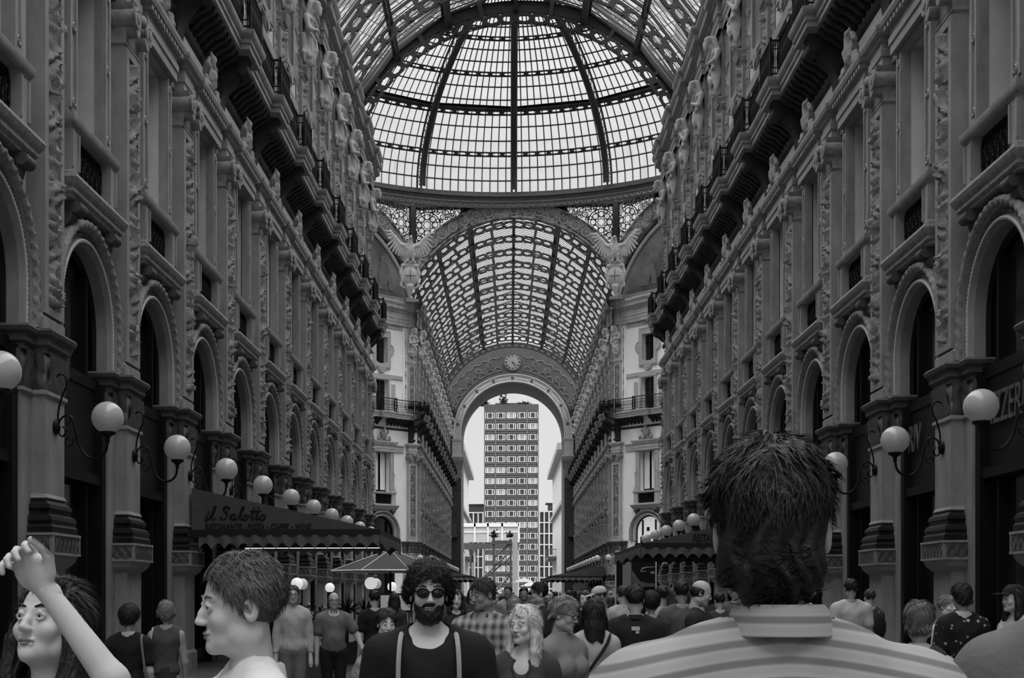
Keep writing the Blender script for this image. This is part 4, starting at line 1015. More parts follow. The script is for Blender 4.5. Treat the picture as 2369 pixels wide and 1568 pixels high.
# ================================================================== lettering
def text_mesh(txt, size, shear=0, mat=None, extrude=.004, name='lettering', bold=0):
    cu = bpy.data.curves.new('t', 'FONT'); cu.body = txt; cu.size = size; cu.shear = shear; cu.extrude = extrude; cu.offset = bold; cu.align_x = 'LEFT'; cu.resolution_u = 3
    o = bpy.data.objects.new('t', cu); C.objects.link(o); dg = bpy.context.evaluated_depsgraph_get(); me = bpy.data.meshes.new_from_object(o.evaluated_get(dg)); me.name = name
    me.materials.clear(); me.materials.append(mat); w = max(v.co.x for v in me.vertices) if len(me.vertices) else 1
    bpy.data.objects.remove(o); return me, w
def fit_text(par, txt, x0, x1, z, y, mat, shear=0, name='lettering', hscale=None, bold=0, rz=0):
    me, w = text_mesh(txt, 1.0, shear, mat, .01, name, bold); k = (x1-x0)/w; h = hscale or k
    o = obj(name, me, par, (x0, y, z)); o.rotation_euler = (PI/2, 0, rz); o.scale = (k, h, 1); return o
canvas = gray('awning_canvas', .085, .9, .12, 2); canvas_l = gray('valance_canvas', .13, .9, .1, 2); ink = gray('black_paint', .008, .6, 0)
STROKES = {  # "il Salotto" in brush script, drawn as strokes
 'il': [[(.05, .0), (.16, .0), (.24, .15), (.30, .42)], [(.30, .42), (.20, .12), (.26, .0), (.36, .04), (.46, .2)], [(.335, .58), (.35, .62)],
        [(.46, .2), (.62, .55), (.76, .98), (.80, .88), (.66, .45), (.54, .1), (.60, .0), (.72, .04), (.80, .14)]],
 'S': [[(.55, .72), (.66, .88), (.56, 1.0), (.36, .94), (.26, .78), (.36, .62), (.50, .48), (.50, .26), (.32, .06), (.08, .0), (.0, .12), (.10, .22)]],
 'a': [[(.40, .36), (.24, .42), (.08, .28), (.04, .08), (.14, .0), (.30, .12), (.40, .38)], [(.40, .38), (.34, .1), (.42, .0), (.54, .10)]],
 'l': [[(.0, .12), (.20, .5), (.36, .98), (.40, .86), (.26, .42), (.16, .1), (.22, .0), (.34, .08)]],
 'o': [[(.22, .40), (.08, .30), (.04, .1), (.14, .0), (.28, .06), (.34, .26), (.26, .40), (.20, .34), (.34, .28), (.46, .34)]],
 't': [[(.28, .95), (.14, .3), (.12, .06), (.20, .0), (.32, .1)], [(.02, .62), (.48, .70)]]}
def script_sign(par, x0, x1, z0, h, y, mat):
    items = [('il', 0), ('S', 1.15), ('a', 1.85), ('l', 2.40), ('o', 2.78), ('t', 3.28), ('t', 3.62), ('o', 3.98)]; W = 4.5; kx = (x1-x0)/W; kz = h; b = MB()
    for ch, ox in items:
        for st in STROKES[ch]:
            P = crom([((px_+ox+.28*pz_*0)*kx+x0, y, z0+pz_*kz) for px_, pz_ in st], 5); n = len(P)
            b.tube(P, [.014+.014*math.sin(PI*min(1, i/(n*.6))) for i in range(n)], 6)
    return obj('lettering', b.mesh('lettering', mat, 60), par)

# ================================================================== awnings
def scallop(b, x0, y0, x1, y1, zt, zb, n, th=.015):
    L = math.hypot(x1-x0, y1-y0); ux, uy = (x1-x0)/L, (y1-y0)/L; G = []
    for i in range(n*6+1):
        t = i/(n*6)*L; ph = (i % 6)/6; z = zb+(zt-zb)*.38*(1-abs(math.sin(PI*ph)))
        z = zb+(zt-zb)*.40*abs(math.cos(PI*i/6))**1.6 if False else zb+(zt-zb)*.42*abs(math.sin(PI*i/6))
        wv = .02*math.sin(i*.9); G.append([(x0+ux*t-uy*wv, y0+uy*t+ux*wv, zt), (x0+ux*t-uy*wv*1.5, y0+uy*t+ux*wv*1.5, z)])
    b.grid(G)
def awning(sx, d0, d1, latw, latt, zw, zt, label, nscal=10, text=None):
    """sx -1 left wall, 1 right; lat are metres from the lens axis line"""
    xw, xt = CAMX+sx*latw, CAMX+sx*latt; y0, y1 = d0+math.tan(TH)*xt, d1+math.tan(TH)*xt; yw0 = y0
    o = tag(empty('awning', (xt, y0, 0)), label, 'awning'); X = xw-xt; L = y1-y0; s = 1 if X > 0 else -1
    b = MB(); b.add([(X, 0, zw), (0, 0, zt), (0, L, zt), (X, L, zw), (X, 0, zw-.05), (0, 0, zt-.05), (0, L, zt-.05), (X, L, zw-.05)], [(0, 1, 2, 3), (7, 6, 5, 4), (0, 4, 5, 1), (1, 5, 6, 2), (2, 6, 7, 3)]); obj('canopy', b.mesh('canopy', canvas), o)
    for nm, yy in (('end_panel', 0), ('end_panel', L)):
        b = MB(); b.prism([(0, zt-.02), (X, zt-.02), (X, zw), (0, zt)], 'y', yy-.02, yy+.02); obj(nm, b.mesh(nm, canvas), o)
    b = MB(); b.box(*sorted((-s*.02, X)), -.05, .03, zt-.14, zt); b.box(*sorted((-s*.05, s*.04)), 0, L, zt-.14, zt); b.box(*sorted((-s*.02, X)), L-.03, L+.05, zt-.14, zt); obj('frame_beam', b.mesh('frame_beam', ink), o)
    b = MB(); scallop(b, X*.96, -.04, -s*.05, -.04, zt-.12, zt-.42, max(3, int(nscal))); scallop(b, -s*.06, -.04, -s*.06, L, zt-.12, zt-.42, max(4, int(L/.42))); scallop(b, -s*.05, L+.04, X*.96, L+.04, zt-.12, zt-.42, max(3, int(nscal))); obj('scalloped_valance', b.mesh('scalloped_valance', canvas_l), o)
    b = MB(); 
    for yy in np.linspace(.3, L-.3, 4): b.tube([(X, yy, zw-.1), (s*.05, yy, zt-.12)], .02, 4)
    obj('spars', b.mesh('spars', iron), o, kind='stuff'); return o, X, L
a1, X, L = awning(-1, 28.0, 33.4, 6.9, 2.85, 3.92, 3.02, 'dark canvas awning lettered il Salotto along the left wall', 14)
def lx(px, d, o): return (px-1180)*d/3000+CAMX-o.location.x
script_sign(a1, lx(470, 28, a1), lx(619, 28, a1), zat(1201, 28), .29, -.03, ink)
fit_text(a1, "RISTORANTE - PIZZA - CAFFE' - WINE", lx(471, 28, a1), lx(722, 28, a1), zat(1223, 28), -.03, ink, .25, hscale=.118/.70, bold=.02)
a2, X, L = awning(1, 35.8, 44.8, 7.5, 3.66, 3.88, 3.02, 'dark canvas awning lettered restaurant along the right wall', 12)
fit_text(a2, "RESTAURANT", lx(1598, 35.8, a2), lx(1690, 35.8, a2), zat(1252, 35.8), -.03, ink, .25, hscale=.2/.7, bold=.01)
awning(-1, 104, 124, 7.0, 3.0, 3.8, 3.0, 'small distant awning at the foot of the left wall past the dome', 9)
awning(1, 104, 124, 7.5, 3.2, 3.8, 3.0, 'small distant awning at the foot of the right wall past the dome', 9)
# low folding parasol behind the left awning
x0, y0 = at(903, 36.2); o = tag(empty('parasol', (x0, y0, 0)), 'low dark parasol with a pale edge behind the left awning', 'parasol')
b = MB(); n = 8; R = 1.7
P = [(R*math.cos(2*PI*(i+.5)/n), R*math.sin(2*PI*(i+.5)/n)) for i in range(n)]
for i in range(n): b.add([(0, 0, 2.85), (P[i][0], P[i][1], 2.25), (P[(i+1) % n][0], P[(i+1) % n][1], 2.25)], [(0, 1, 2)])
obj('canopy', b.mesh('canopy', canvas), o)
b = MB(); b.tube([(p[0], p[1], 2.25) for p in P], .03, 4, True)
for p in P: b.tube([(0, 0, 2.86), (p[0], p[1], 2.26)], .015, 4)
obj('edge_piping', b.mesh('edge_piping', curtain), o)
b = MB(); b.tube([(0, 0, 0), (0, 0, 2.9)], .03, 8); b.lathe([(.3, 0), (.3, .08), (.05, .12)], 16); obj('pole', b.mesh('pole', iron), o)
# fluorescent tubes under the left awning
x0, y0 = at(565, 33.2); x1, y1 = at(880, 33.2); o = tag(empty('strip_light', ((x0+x1)/2, (y0+y1)/2, 0)), 'thin bright strip light hung under the left awning', 'lamp')
b = MB(); L_ = (x1-x0)/2; b.box(-L_, L_, -.012, .012, 2.788, 2.802); obj('tube', b.mesh('tube', tube_m), o)
b = MB(); b.box(-L_, L_, -.03, .03, 2.81, 2.85)

obj('housing', b.mesh('housing', iron), o)
# terrace lamps: globes on posts
def post_lamp(px, py, d, r, label, em):
    x, y = at(px, d); z = zat(py, d); o = tag(empty('terrace_lamp', (x, y, 0)), label, 'lamp', 'terrace globe lamps')
    obj('globe', MB().sphere((0, 0, z), r, 20, 12).mesh('globe', em, 80), o)
    obj('post', MB().lathe([(.14, 0), (.14, .04), (.03, .08), (.022, z-r-.03), (.05, z-r), (.07, z-r+.03)], 10).mesh('post', iron, 40), o)
lit = gray('lit_globe', .8, .3, 0, emit=.55); litd = gray('dim_globe', .7, .3, 0, emit=.18)
for px, py, d, r, lab, em in ((687, 1350, 37, .175, 'bright globe lamp on a post behind the man in the pale shirt', lit), (699, 1351, 40, .18, 'dim globe lamp just right of the bright one under the awning', litd), (763, 1359, 39, .145, 'small globe lamp on a post above the bald man', lit), (858, 1349, 37, .18, 'globe lamp on a post among the spiky plants', lit), (870, 1350, 41, .17, 'dim globe lamp just behind the spiky plants', litd), (907, 1357, 45, .165, 'bright globe lamp on a post by the menu panels', lit)):
    post_lamp(px, py, d, r, lab, em)
# spiky potted plants and flower boxes
leafm = gray('leaf', .03, .6, .3, 5); potm = gray('planter', .05, .7, .2, 4); flowm = gray('white_petal', .5, .8, .1, 4)
def spiky(px, d, h, label):
    x, y = at(px, d); o = tag(empty('potted_palm', (x, y, 0)), label, 'plant', 'potted plants on the terrace')
    obj('pot', MB().lathe([(.2, 0), (.27, .45), (.3, .5), (.25, .5), (.22, .42), (0, .42)], 14).mesh('pot', potm, 40), o)
    obj('stem', MB().tube([(0, 0, .4), (.02, 0, h-.55)], .05, 6).mesh('stem', leafm), o)
    rs = np.random.RandomState(int(px)); b = MB()
    for i in range(40):
        a = rs.rand()*2*PI; e = rs.uniform(.15, 1.4); L_ = rs.uniform(.35, .6); c = np.array([0, 0, h-.6+rs.uniform(-.1, .1)])
        q = np.array([math.cos(a)*math.cos(e), math.sin(a)*math.cos(e), math.sin(e)]); u = np.array([-math.sin(a), math.cos(a), 0])*.018
        m_ = c+q*L_*.5; t_ = c+q*L_+np.array([0, 0, -.06*math.cos(e)]); b.add([c-u*.6, c+u*.6, m_+u, t_, m_-u], [(0, 1, 2, 3, 4)])
    obj('fronds', b.mesh('fronds', leafm), o, kind='stuff')
spiky(802, 30, 1.75, 'spiky dark plant in a pot, left of the post lamp'); spiky(845, 31, 1.7, 'spiky dark plant in a pot, right one under the left awning')
def flowers(px, d, h, label):
    x, y = at(px, d); o = tag(empty('flower_box', (x, y, 0)), label, 'plant', 'flower boxes on the terrace'); rs = np.random.RandomState(int(px))
    obj('planter', MB().box(-.5, .5, -.2, .2, 0, .6).mesh('planter', potm), o)
    b = MB(); f = MB()
    for i in range(260):
        c = np.array([rs.uniform(-.5, .5), rs.uniform(-.25, .25), rs.uniform(.6, h)]); q = rs.normal(size=3); q /= np.linalg.norm(q); r = rs.normal(size=3); r -= q*(r@q); r /= np.linalg.norm(r)
        tgt, s_ = (f, .045) if i % 4 == 0 else (b, .06); tgt.add([c-r*s_, c-q*s_*.5, c+r*s_, c+q*s_*.5], [(0, 1, 2, 3)])
    obj('foliage', b.mesh('foliage', leafm, weld=False), o, kind='stuff'); obj('blossoms', f.mesh('blossoms', flowm, weld=False), o, kind='stuff')
flowers(712, 24, 1.45, 'flower box with white blossoms between the two older men'); flowers(735, 25, 1.4, 'low flower box with white blossoms beside the bald man')
# menu panels
x, y = at(915, 26); o = tag(empty('menu_board', (x, y, 0)), 'pair of pale menu panels on a dark stand, left of the curly haired man', 'sign')
b = MB()
for s_ in (-.17, .17): b.box(s_-.13, s_+.13, -.02, .02, 1.30, 1.60)
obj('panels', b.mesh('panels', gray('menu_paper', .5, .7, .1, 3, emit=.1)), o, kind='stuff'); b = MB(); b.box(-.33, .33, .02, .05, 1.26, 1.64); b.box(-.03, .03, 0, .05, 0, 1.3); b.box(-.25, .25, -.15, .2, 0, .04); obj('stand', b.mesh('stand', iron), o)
# car poster kiosk on the right
x, y = at(1478, 48); o = tag(empty('poster_kiosk', (x, y, 0)), 'tall advertising kiosk with a dark car poster beyond the right awning', 'kiosk')
b = MB(); b.box(-.85, .62, 0, .5, 0, 3.15); b.box(-.9, .66, -.02, .55, 0, .25); b.box(-.9, .66, -.02, .55, 3.1, 3.22); obj('cabinet', b.mesh('cabinet', marble), o)
b = MB(); 
for x0 in (-.88, .60): b.box(x0, x0+.05, -.04, 0, .2, 3.2)
b.box(-.88, .65, -.05, 0, 3.15, 3.22); obj('white_frame', b.mesh('white_frame', gray('white_metal', .75, .4, 0)), o)
obj('side_panel', MB().box(-.60, -.28, -.03, 0, .5, 2.9).mesh('side_panel', gray('grey_panel', .33, .6, .05)), o)
pst = obj('poster', MB().box(-.26, .58, -.03, 0, 1.85, 2.85).mesh('poster', gray('poster_black', .01, .4, .1)), o)
b = MB(); b.prism([(-.26, 1.87), (.58, 1.87), (.58, 2.0), (.2, 2.05), (-.05, 2.2), (-.26, 2.5)], 'y', -.035, -.03); obj('poster_floor', b.mesh('poster_floor', gray('poster_grey', .16, .5, .4, 2)), pst)
b = MB(); b.prism([(-.03, 2.18), (.0, 2.45), (.08, 2.60), (.28, 2.66), (.58, 2.66), (.58, 2.02), (.3, 2.02), (.05, 2.08)], 'y', -.042, -.036); obj('pictured_car', b.mesh('pictured_car', gray('car_black', .012, .3, 0)), pst)
b = MB(); b.prism([(.04, 2.40), (.1, 2.58), (.28, 2.62), (.58, 2.62), (.58, 2.60), (.28, 2.58), (.12, 2.52), (.08, 2.42)], 'y', -.05, -.043); b.box(.07, .27, -.05, -.043, 2.43, 2.46); b.box(.42, .57, -.05, -.043, 2.36, 2.44); obj('car_highlights', b.mesh('car_highlights', gray('car_light', .45, .3, .3, 6)), pst, kind='stuff')
# neon lettering over the right shops
nr = tag(empty('shop_sign', (HALF+.35, PIL['r']+HB, 0), PI/2), 'dim outlined shop letters over the nearest right doorway', 'sign', 'outlined shop letters')
nr.rotation_euler = (0, 0, -PI/2)
fit_text(nr, "PIZZERIA", -1.0, 1.0, 4.42, -.02, neon_m, .12, hscale=.75)
nr2 = tag(empty('shop_sign', (HALF+.35, PIL['r']+HB+BAY, 0)), 'dim outlined shop letters over the second right doorway', 'sign', 'outlined shop letters'); nr2.rotation_euler = (0, 0, -PI/2)
fit_text(nr2, "RIV", -.98, -.2, 4.42, -.02, neon_m, .1, hscale=.75)

# ================================================================== beyond the arch
def far_tower():
    d = 420; x0, y0 = at(1183, d); k = d/3000; W = 126*k/2; H = zat(935, d)
    o = tag(empty('tower_block', (x0, y0, 0)), 'tall concrete tower block framed by the end arch', 'building')
    conc = gray('tower_concrete', .065, .8, .15, .3); white = gray('white_frames', .75, .6, 0); pane = gray('tower_pane', .045, .3, .3, .5)
    obj('tower_body', MB().box(-W, W, 0, 16, 0, H).mesh('tower_body', conc), o)
    rows = 21; zt = zat(961, d); dz = 25.3*k; cw = 2*W/5.1
    fm = MB()
    hw, hh = cw*.40, dz*.22
    fm.box(-hw, hw, -.25, 0, -hh-.12, -hh); fm.box(-hw, hw, -.25, 0, hh, hh+.12)
    for t in (-1, -.55, .55, 1): fm.box(t*hw-.11, t*hw+.11, -.25, 0, -hh, hh)
    fm = fm.mesh('window', white); pm = MB().box(-hw, hw, -.08, 0, -hh, hh).mesh('pane', pane); pl = MB().box(-hw, hw, -.12, 0, -hh, hh*.9).mesh('blind', gray('blind', .3, .8, .1))
    rs = np.random.RandomState(5)
    for r in range(rows):
        for c in range(5):
            w = obj('window', fm, o, ((c-2)*cw, 0, zt-r*dz)); obj('pane', pm, w)
            if rs.rand() < .22: obj('blind', pl, w)
    b = MB()
    for r in range(rows+1): b.box(-W, W, -.3, 0, zt-r*dz-dz*.42, zt-r*dz-dz*.34); b.box(-W*.93, W*.93, -.12, 0, zt-r*dz-dz*.60, zt-r*dz-dz*.5)
    for x in (-W+.2, -W+cw+.25, W-cw-.25, W-.2): b.box(x-.2, x+.2, -.4, 0, 0, zt+dz*.5)
    obj('ledges', b.mesh('ledges', gray('ledge_concrete', .13, .8, .1)), o, kind='stuff')
    b = MB(); b.box(-W*.6, W*.5, 4, 12, H, H+1.0); obj('roof_hut', b.mesh('roof_hut', conc), o)
    rs = np.random.RandomState(2); b = MB()
    for cx_, hh_, ww in ((-W*1.02, 2.2, 1.6), (-W*.28, 3.2, 1.0), (W*.45, .8, 2.2)):
        for i in range(220):
            c = np.array([cx_+rs.normal()*ww*.45, 1+rs.rand()*2, H+abs(rs.normal())*hh_*.4]); q = rs.normal(size=3)*.28; r_ = rs.normal(size=3)*.28; b.add([c-q, c-r_, c+q, c+r_], [(0, 1, 2, 3)])
    obj('roof_plants', b.mesh('roof_plants', leafm, weld=False), o, kind='stuff')
    # white gridded side blocks
    for s_, pa, pb, top in ((-1, 1060, 1120, 1174), (1, 1247, 1310, 1172)):
        xa, ya = at(pa, 415); xb, _ = at(pb, 415); zt2 = zat(top, 415)
        q = tag(empty('office_block', ((xa+xb)/2+s_*.6, y0+17, 0)), 'low office block with a white window grid %s of the tower' % ('left' if s_ < 0 else 'right'), 'building'); w = (xb-xa)/2
        obj('block_body', MB().box(-w, w, 0, 14, 0, zt2).mesh('block_body', conc), q)
        b = MB(); n = 0; x = -w
        while x < w+.1: b.box(x-.22, x+.22, -.5, 0, 0, zt2); x += 11.5*.14
        obj('mullions', b.mesh('mullions', white), q, kind='stuff'); b = MB(); z = zt2
        while z > 1: b.box(-w, w, -.4, 0, z-.4, z); z -= 26.5*.14
        obj('floor_bands', b.mesh('floor_bands', white), q, kind='stuff')
        b = MB(); z = zt2-.4
        while z > 4:
            x = -w+.25
            while x < w: b.box(x, x+1.1, -.06, 0, z-2.9, z-.3); x += 11.5*.14
            z -= 26.5*.14
        obj('window_panes', b.mesh('window_panes', pane), q, kind='stuff'); b = MB(); b.box(-w*.3, w, 3, 9, zt2, zt2+2.6); b.box(-w*.5, w, 2.6, 9.4, zt2+2.6, zt2+2.9); obj('roof_hut', b.mesh('roof_hut', conc), q)
far_tower()
for s_, xx in ((-1, -8.3), (1, 7.9)):
    o = tag(empty('stone_building', (xx, 200, 0)), 'narrow side of a pale stone building just beyond the arch on the %s' % ('left' if s_ < 0 else 'right'), 'building')
    b = MB(); b.box(*sorted((0, s_*12)), 0, 52, 0, 23.6); obj('body', b.mesh('body', gray('pale_stone%d' % s_, .42, .8, .12, .4)), o)
    b = MB(); b.box(*sorted((-s_*1.0, s_*12)), -1, 53, 23.6, 24.6); b.box(*sorted((-s_*.5, 0)), 0, 52, 15.2, 15.8); obj('cornice', b.mesh('cornice', stone), o)
    b = MB(); b.box(*sorted((-s_*1.5, 0)), 30, 52, 7.6, 8.1)
    for t in range(14): b.box(*sorted((-s_*1.45, -s_*1.4)), 30+t*1.6, 30.1+t*1.6, 8.1, 9.3)
    b.box(*sorted((-s_*1.47, -s_*1.38)), 30, 52, 9.3, 9.4)
    for t in range(6): b.box(*sorted((-s_*(.1+.25*t), -s_*(.14+.25*t))), 29.98, 30.04, 8.1, 9.3)
    b.box(*sorted((-s_*1.47, 0)), 29.98, 30.06, 9.3, 9.4); obj('balcony', b.mesh('balcony', stone_d), o)
# scaffold with white hoarding
d = 178; x0, y0 = at(1134, d); k = d/3000; wht = gray('white_hoarding', .5, .7, .1, .6)
o = tag(empty('hoarding', (x0, y0, 0)), 'wide white hoarding raised on scaffold in front of the tower', 'hoarding')
zt, zb = zat(1210, d), zat(1254, d); w = 66*k
obj('panel', MB().box(-w, w, 0, .6, zb, zt).mesh('panel', wht), o)
b = MB()
for t in (-1, -.54, -.08, .42, 1): b.box(t*w-.12, t*w+.12, -.12, 0, zb, zt)
b.box(-w, w, -.12, 0, zt-.5, zt); b.box(-w, w, -.08, 0, zb+(zt-zb)*.5, zb+(zt-zb)*.56); obj('battens', b.mesh('battens', gray('batten', .8, .6, 0)), o, kind='stuff')
b = MB(); b.box(-w, w, 0, .9, zb-.9, zb-.1)
for t in np.linspace(-1, 1, 12): b.tube([(t*w, 0, zb-.1), (t*w+.4, 0, zb-1.5)], .05, 4)
obj('walkway', b.mesh('walkway', gray('steel_grey', .09, .5, .2)), o)
b = MB()
for t in (-.98, -.55, .98): b.tube([(t*w, .3, 0), (t*w, .3, zb)], .13, 6)
obj('legs', b.mesh('legs', wht), o, kind='stuff')
d = 172; x0, y0 = at(1162, d); k = d/3000
o = tag(empty('scaffold_tower', (x0, y0, 0)), 'steel scaffold tower with diagonal braces and a white mast', 'scaffold'); zt = zat(1250, d); w = 19*k; stl = gray('scaffold_steel', .11, .5, .2)
b = MB(); b.box(-w-.22, -w+.12, -.2, .2, 0, zt+.4); obj('post', b.mesh('post', stl), o); b = MB(); b.box(w-.15, w+.15, -.2, .2, 0, zt+.2); obj('post', b.mesh('post', stl), o)
b = MB(); b.box(w+.25, w+.95, -.2, .5, 0, zt+.8); obj('mast', b.mesh('mast', wht), o)
b = MB(); b.box(-w-.3, w+.2, -.3, .3, zt-.5, zt)
for z in (zat(1330, d), zat(1306, d)): b.box(-w, w, -.15, .15, z, z+.2)
obj('beams', b.mesh('beams', stl), o, kind='stuff')
for (xa, za, xb, zb_) in ((-w, zat(1310, d), w, zat(1275, d)), (-w*2.6, zat(1345, d), w*.9, zat(1290, d)), (-w, zat(1372, d), w, zat(1330, d)), (-w*2.4, zat(1335, d), -w, zat(1312, d)), (-w, zat(1290, d), w, zat(1255, d))):
    obj('brace', MB().tube([(xa, 0, za), (xb, 0, zb_)], .12, 4).mesh('brace', stl), o)
rs = np.random.RandomState(9); b = MB()
for cx_ in (-w, w*.95):
    for i in range(60): c = np.array([cx_+rs.normal()*.22, rs.normal()*.2, zt+.45+abs(rs.normal())*.35]); b.sphere(tuple(c), .13, 5, 3)
obj('floodlights', b.mesh('floodlights', iron), o, kind='stuff')
x0, y0 = at(1072, 185)
o = tag(empty('banner', (x0+1.3, y0, 0)), 'narrow black vertical banner with white letters left of the scaffold', 'banner'); b = MB(); b.box(-.22, .28, 0, .08, 1.5, zat(1285, 185)); obj('cloth', b.mesh('cloth', ink), o)
b = MB(); b.tube([(-.3, .04, 0), (-.3, .04, zat(1283, 185))], .05, 5); obj('pole', b.mesh('pole', stl), o)
me, wd = text_mesh('MUSEO DEL NOVECENTO', .34, 0, gray('white_ink', .7, .6, 0), .005, 'lettering'); t = obj('lettering', me, o, (.12, -.02, 2.0)); t.rotation_euler = (PI/2, -PI/2, 0)
cl_wht = gray('umbrella_cloth', .28, .8, .1, 2)
for i, px in enumerate((1212, 1226, 1238)):
    x0, y0 = at(px, 165+i*4); o = tag(empty('market_umbrella', (x0, y0, 0)), 'white market umbrella behind the scaffold, %s from the mast' % ORD[i], 'parasol', 'white umbrellas on the square'); b = MB(); h = 3.6-.5*i
    for q in range(8): b.add([(0, 0, h), (1.3*math.cos(q*PI/4), 1.3*math.sin(q*PI/4), h-.6), (1.3*math.cos((q+1)*PI/4), 1.3*math.sin((q+1)*PI/4), h-.6)], [(0, 1, 2)])
    obj('canopy', b.mesh('canopy', cl_wht), o); obj('pole', MB().tube([(0, 0, 0), (0, 0, h)], .04, 5).mesh('pole', stl), o)
# ================================================================== people
def cloth(name, v, var=.10, rough=.9): return gray(name, v, rough, var, 8, .15, 60)
SKIN = {k: gray('skin_%s' % k, v, .5, .05, 6, 0, spec=.35) for k, v in (('fair', .66), ('mid', .46), ('tan', .30))}
HAIRM = {k: gray('hair_%s' % k, v, .55, .35, 30, .3, 90, streak=.7) for k, v in (('black', .010), ('brown', .035), ('grey', .22), ('blonde', .66), ('streak', .12))}
eye_w = gray('eye_white', .5, .3, 0); eye_d = gray('eye_dark', .015, .2, 0); lip_m = gray('lips', .28, .5, 0); shoe_m = gray('shoe', .02, .5, 0); dark_lens = gray('dark_lens', .006, .1, 0, spec=.7)
def pat(name, kind, a, c, sc=1.0):
    m = gray(name, a, .9, 0); n = m.node_tree; bs = n.nodes['Principled BSDF']; co = n.nodes.new('ShaderNodeTexCoord'); r = n.nodes.new('ShaderNodeValToRGB')
    r.color_ramp.elements[0].color = (a, a, a, 1); r.color_ramp.elements[1].color = (c, c, c, 1)
    if kind == 'floral':
        v = n.nodes.new('ShaderNodeTexVoronoi'); v.inputs['Scale'].default_value = 17*sc; z = n.nodes.new('ShaderNodeTexNoise'); z.inputs['Scale'].default_value = 11*sc; mx = n.nodes.new('ShaderNodeMath'); mx.operation = 'MULTIPLY_ADD'; mx.inputs[1].default_value = -1.3
        n.links.new(co.outputs['Object'], v.inputs['Vector']); n.links.new(co.outputs['Object'], z.inputs['Vector']); n.links.new(v.outputs['Distance'], mx.inputs[0]); n.links.new(z.outputs['Fac'], mx.inputs[2]); n.links.new(mx.outputs[0], r.inputs['Fac'])
        r.color_ramp.elements[0].position = .16; r.color_ramp.elements[1].position = .30
    elif kind == 'mottle':
        z = n.nodes.new('ShaderNodeTexNoise'); z.inputs['Scale'].default_value = 9*sc; z.inputs['Detail'].default_value = 3; n.links.new(co.outputs['Object'], z.inputs['Vector']); n.links.new(z.outputs['Fac'], r.inputs['Fac']); r.color_ramp.elements[0].position = .42; r.color_ramp.elements[1].position = .58
    else:
        at_ = n.nodes.new('ShaderNodeAttribute'); at_.attribute_name = 'st'; sp = n.nodes.new('ShaderNodeSeparateXYZ'); n.links.new(at_.outputs['Vector'], sp.inputs[0]); outs = []
        for ax, f in ((('Z', 1),) if kind == 'stripe' else (('Z', .8), ('X', 1))):
            m1 = n.nodes.new('ShaderNodeMath'); m1.operation = 'MULTIPLY'; m1.inputs[1].default_value = 105*f*sc; m2 = n.nodes.new('ShaderNodeMath'); m2.operation = 'SINE'; n.links.new(sp.outputs[ax], m1.inputs[0]); n.links.new(m1.outputs[0], m2.inputs[0]); outs.append(m2)
        if len(outs) == 2:
            ad = n.nodes.new('ShaderNodeMath'); ad.operation = 'ADD'; n.links.new(outs[0].outputs[0], ad.inputs[0]); n.links.new(outs[1].outputs[0], ad.inputs[1]); src = ad
        else: src = outs[0]
        q = n.nodes.new('ShaderNodeMapRange'); q.inputs['From Min'].default_value = -1 if kind == 'stripe' else -2; q.inputs['From Max'].default_value = 1 if kind == 'stripe' else 2; n.links.new(src.outputs[0], q.inputs['Value']); n.links.new(q.outputs[0], r.inputs['Fac'])
        if kind == 'stripe':
            r.color_ramp.elements[0].position = .12; r.color_ramp.elements[1].position = .5; e = r.color_ramp.elements.new(.96); e.color = (c*.9, c*.9, c*.9, 1)
    n.links.new(r.outputs['Color'], bs.inputs['Base Color']); return m
def xf(V, R, t, s=1.0): return (V*s)@np.array(R).T+np.array(t)
def rot(yaw=0, pitch=0, roll=0):
    return np.array(Matrix.Rotation(yaw, 3, 'Z')@Matrix.Rotation(pitch, 3, 'X')@Matrix.Rotation(roll, 3, 'Y'))
# ---- hands: relaxed and gripping
def hand(curl):
    s = SDF((-.065, -.08, -.21), (.075, .06, .03), .0045)
    s.cap((0, 0, .02), (0, 0, -.02), .026, .026, .01, sq=(1, 1.2, 1)); s.ell((0, 0, -.05), (.042, .017, .048), .012); s.ell((-.01, -.006, -.04), (.03, .018, .04), .01)
    for i, (x, L) in enumerate(((-.031, .068), (-.011, .078), (.010, .073), (.030, .058))):
        p = np.array([x, 0, -.085]); a = .15+curl*.3; pts = [p]
        for j, f in enumerate((.45, .32, .26)):
            a += curl*(.55 if j else .25); p = p+np.array([x*.12, -math.sin(a)*L*f, -math.cos(a)*L*f]); pts.append(p)
        s.chain(pts, [.0092, .0086, .008, .0068], .003)
    s.chain([(-.03, -.004, -.02), (-.056, -.014, -.05), (-.062, -.03, -.078), (-.058, -.042, -.098)], [.015, .012, .010, .008], .006)
    return s.surf()
HAND = {0: hand(.5), 1: hand(1.6)}
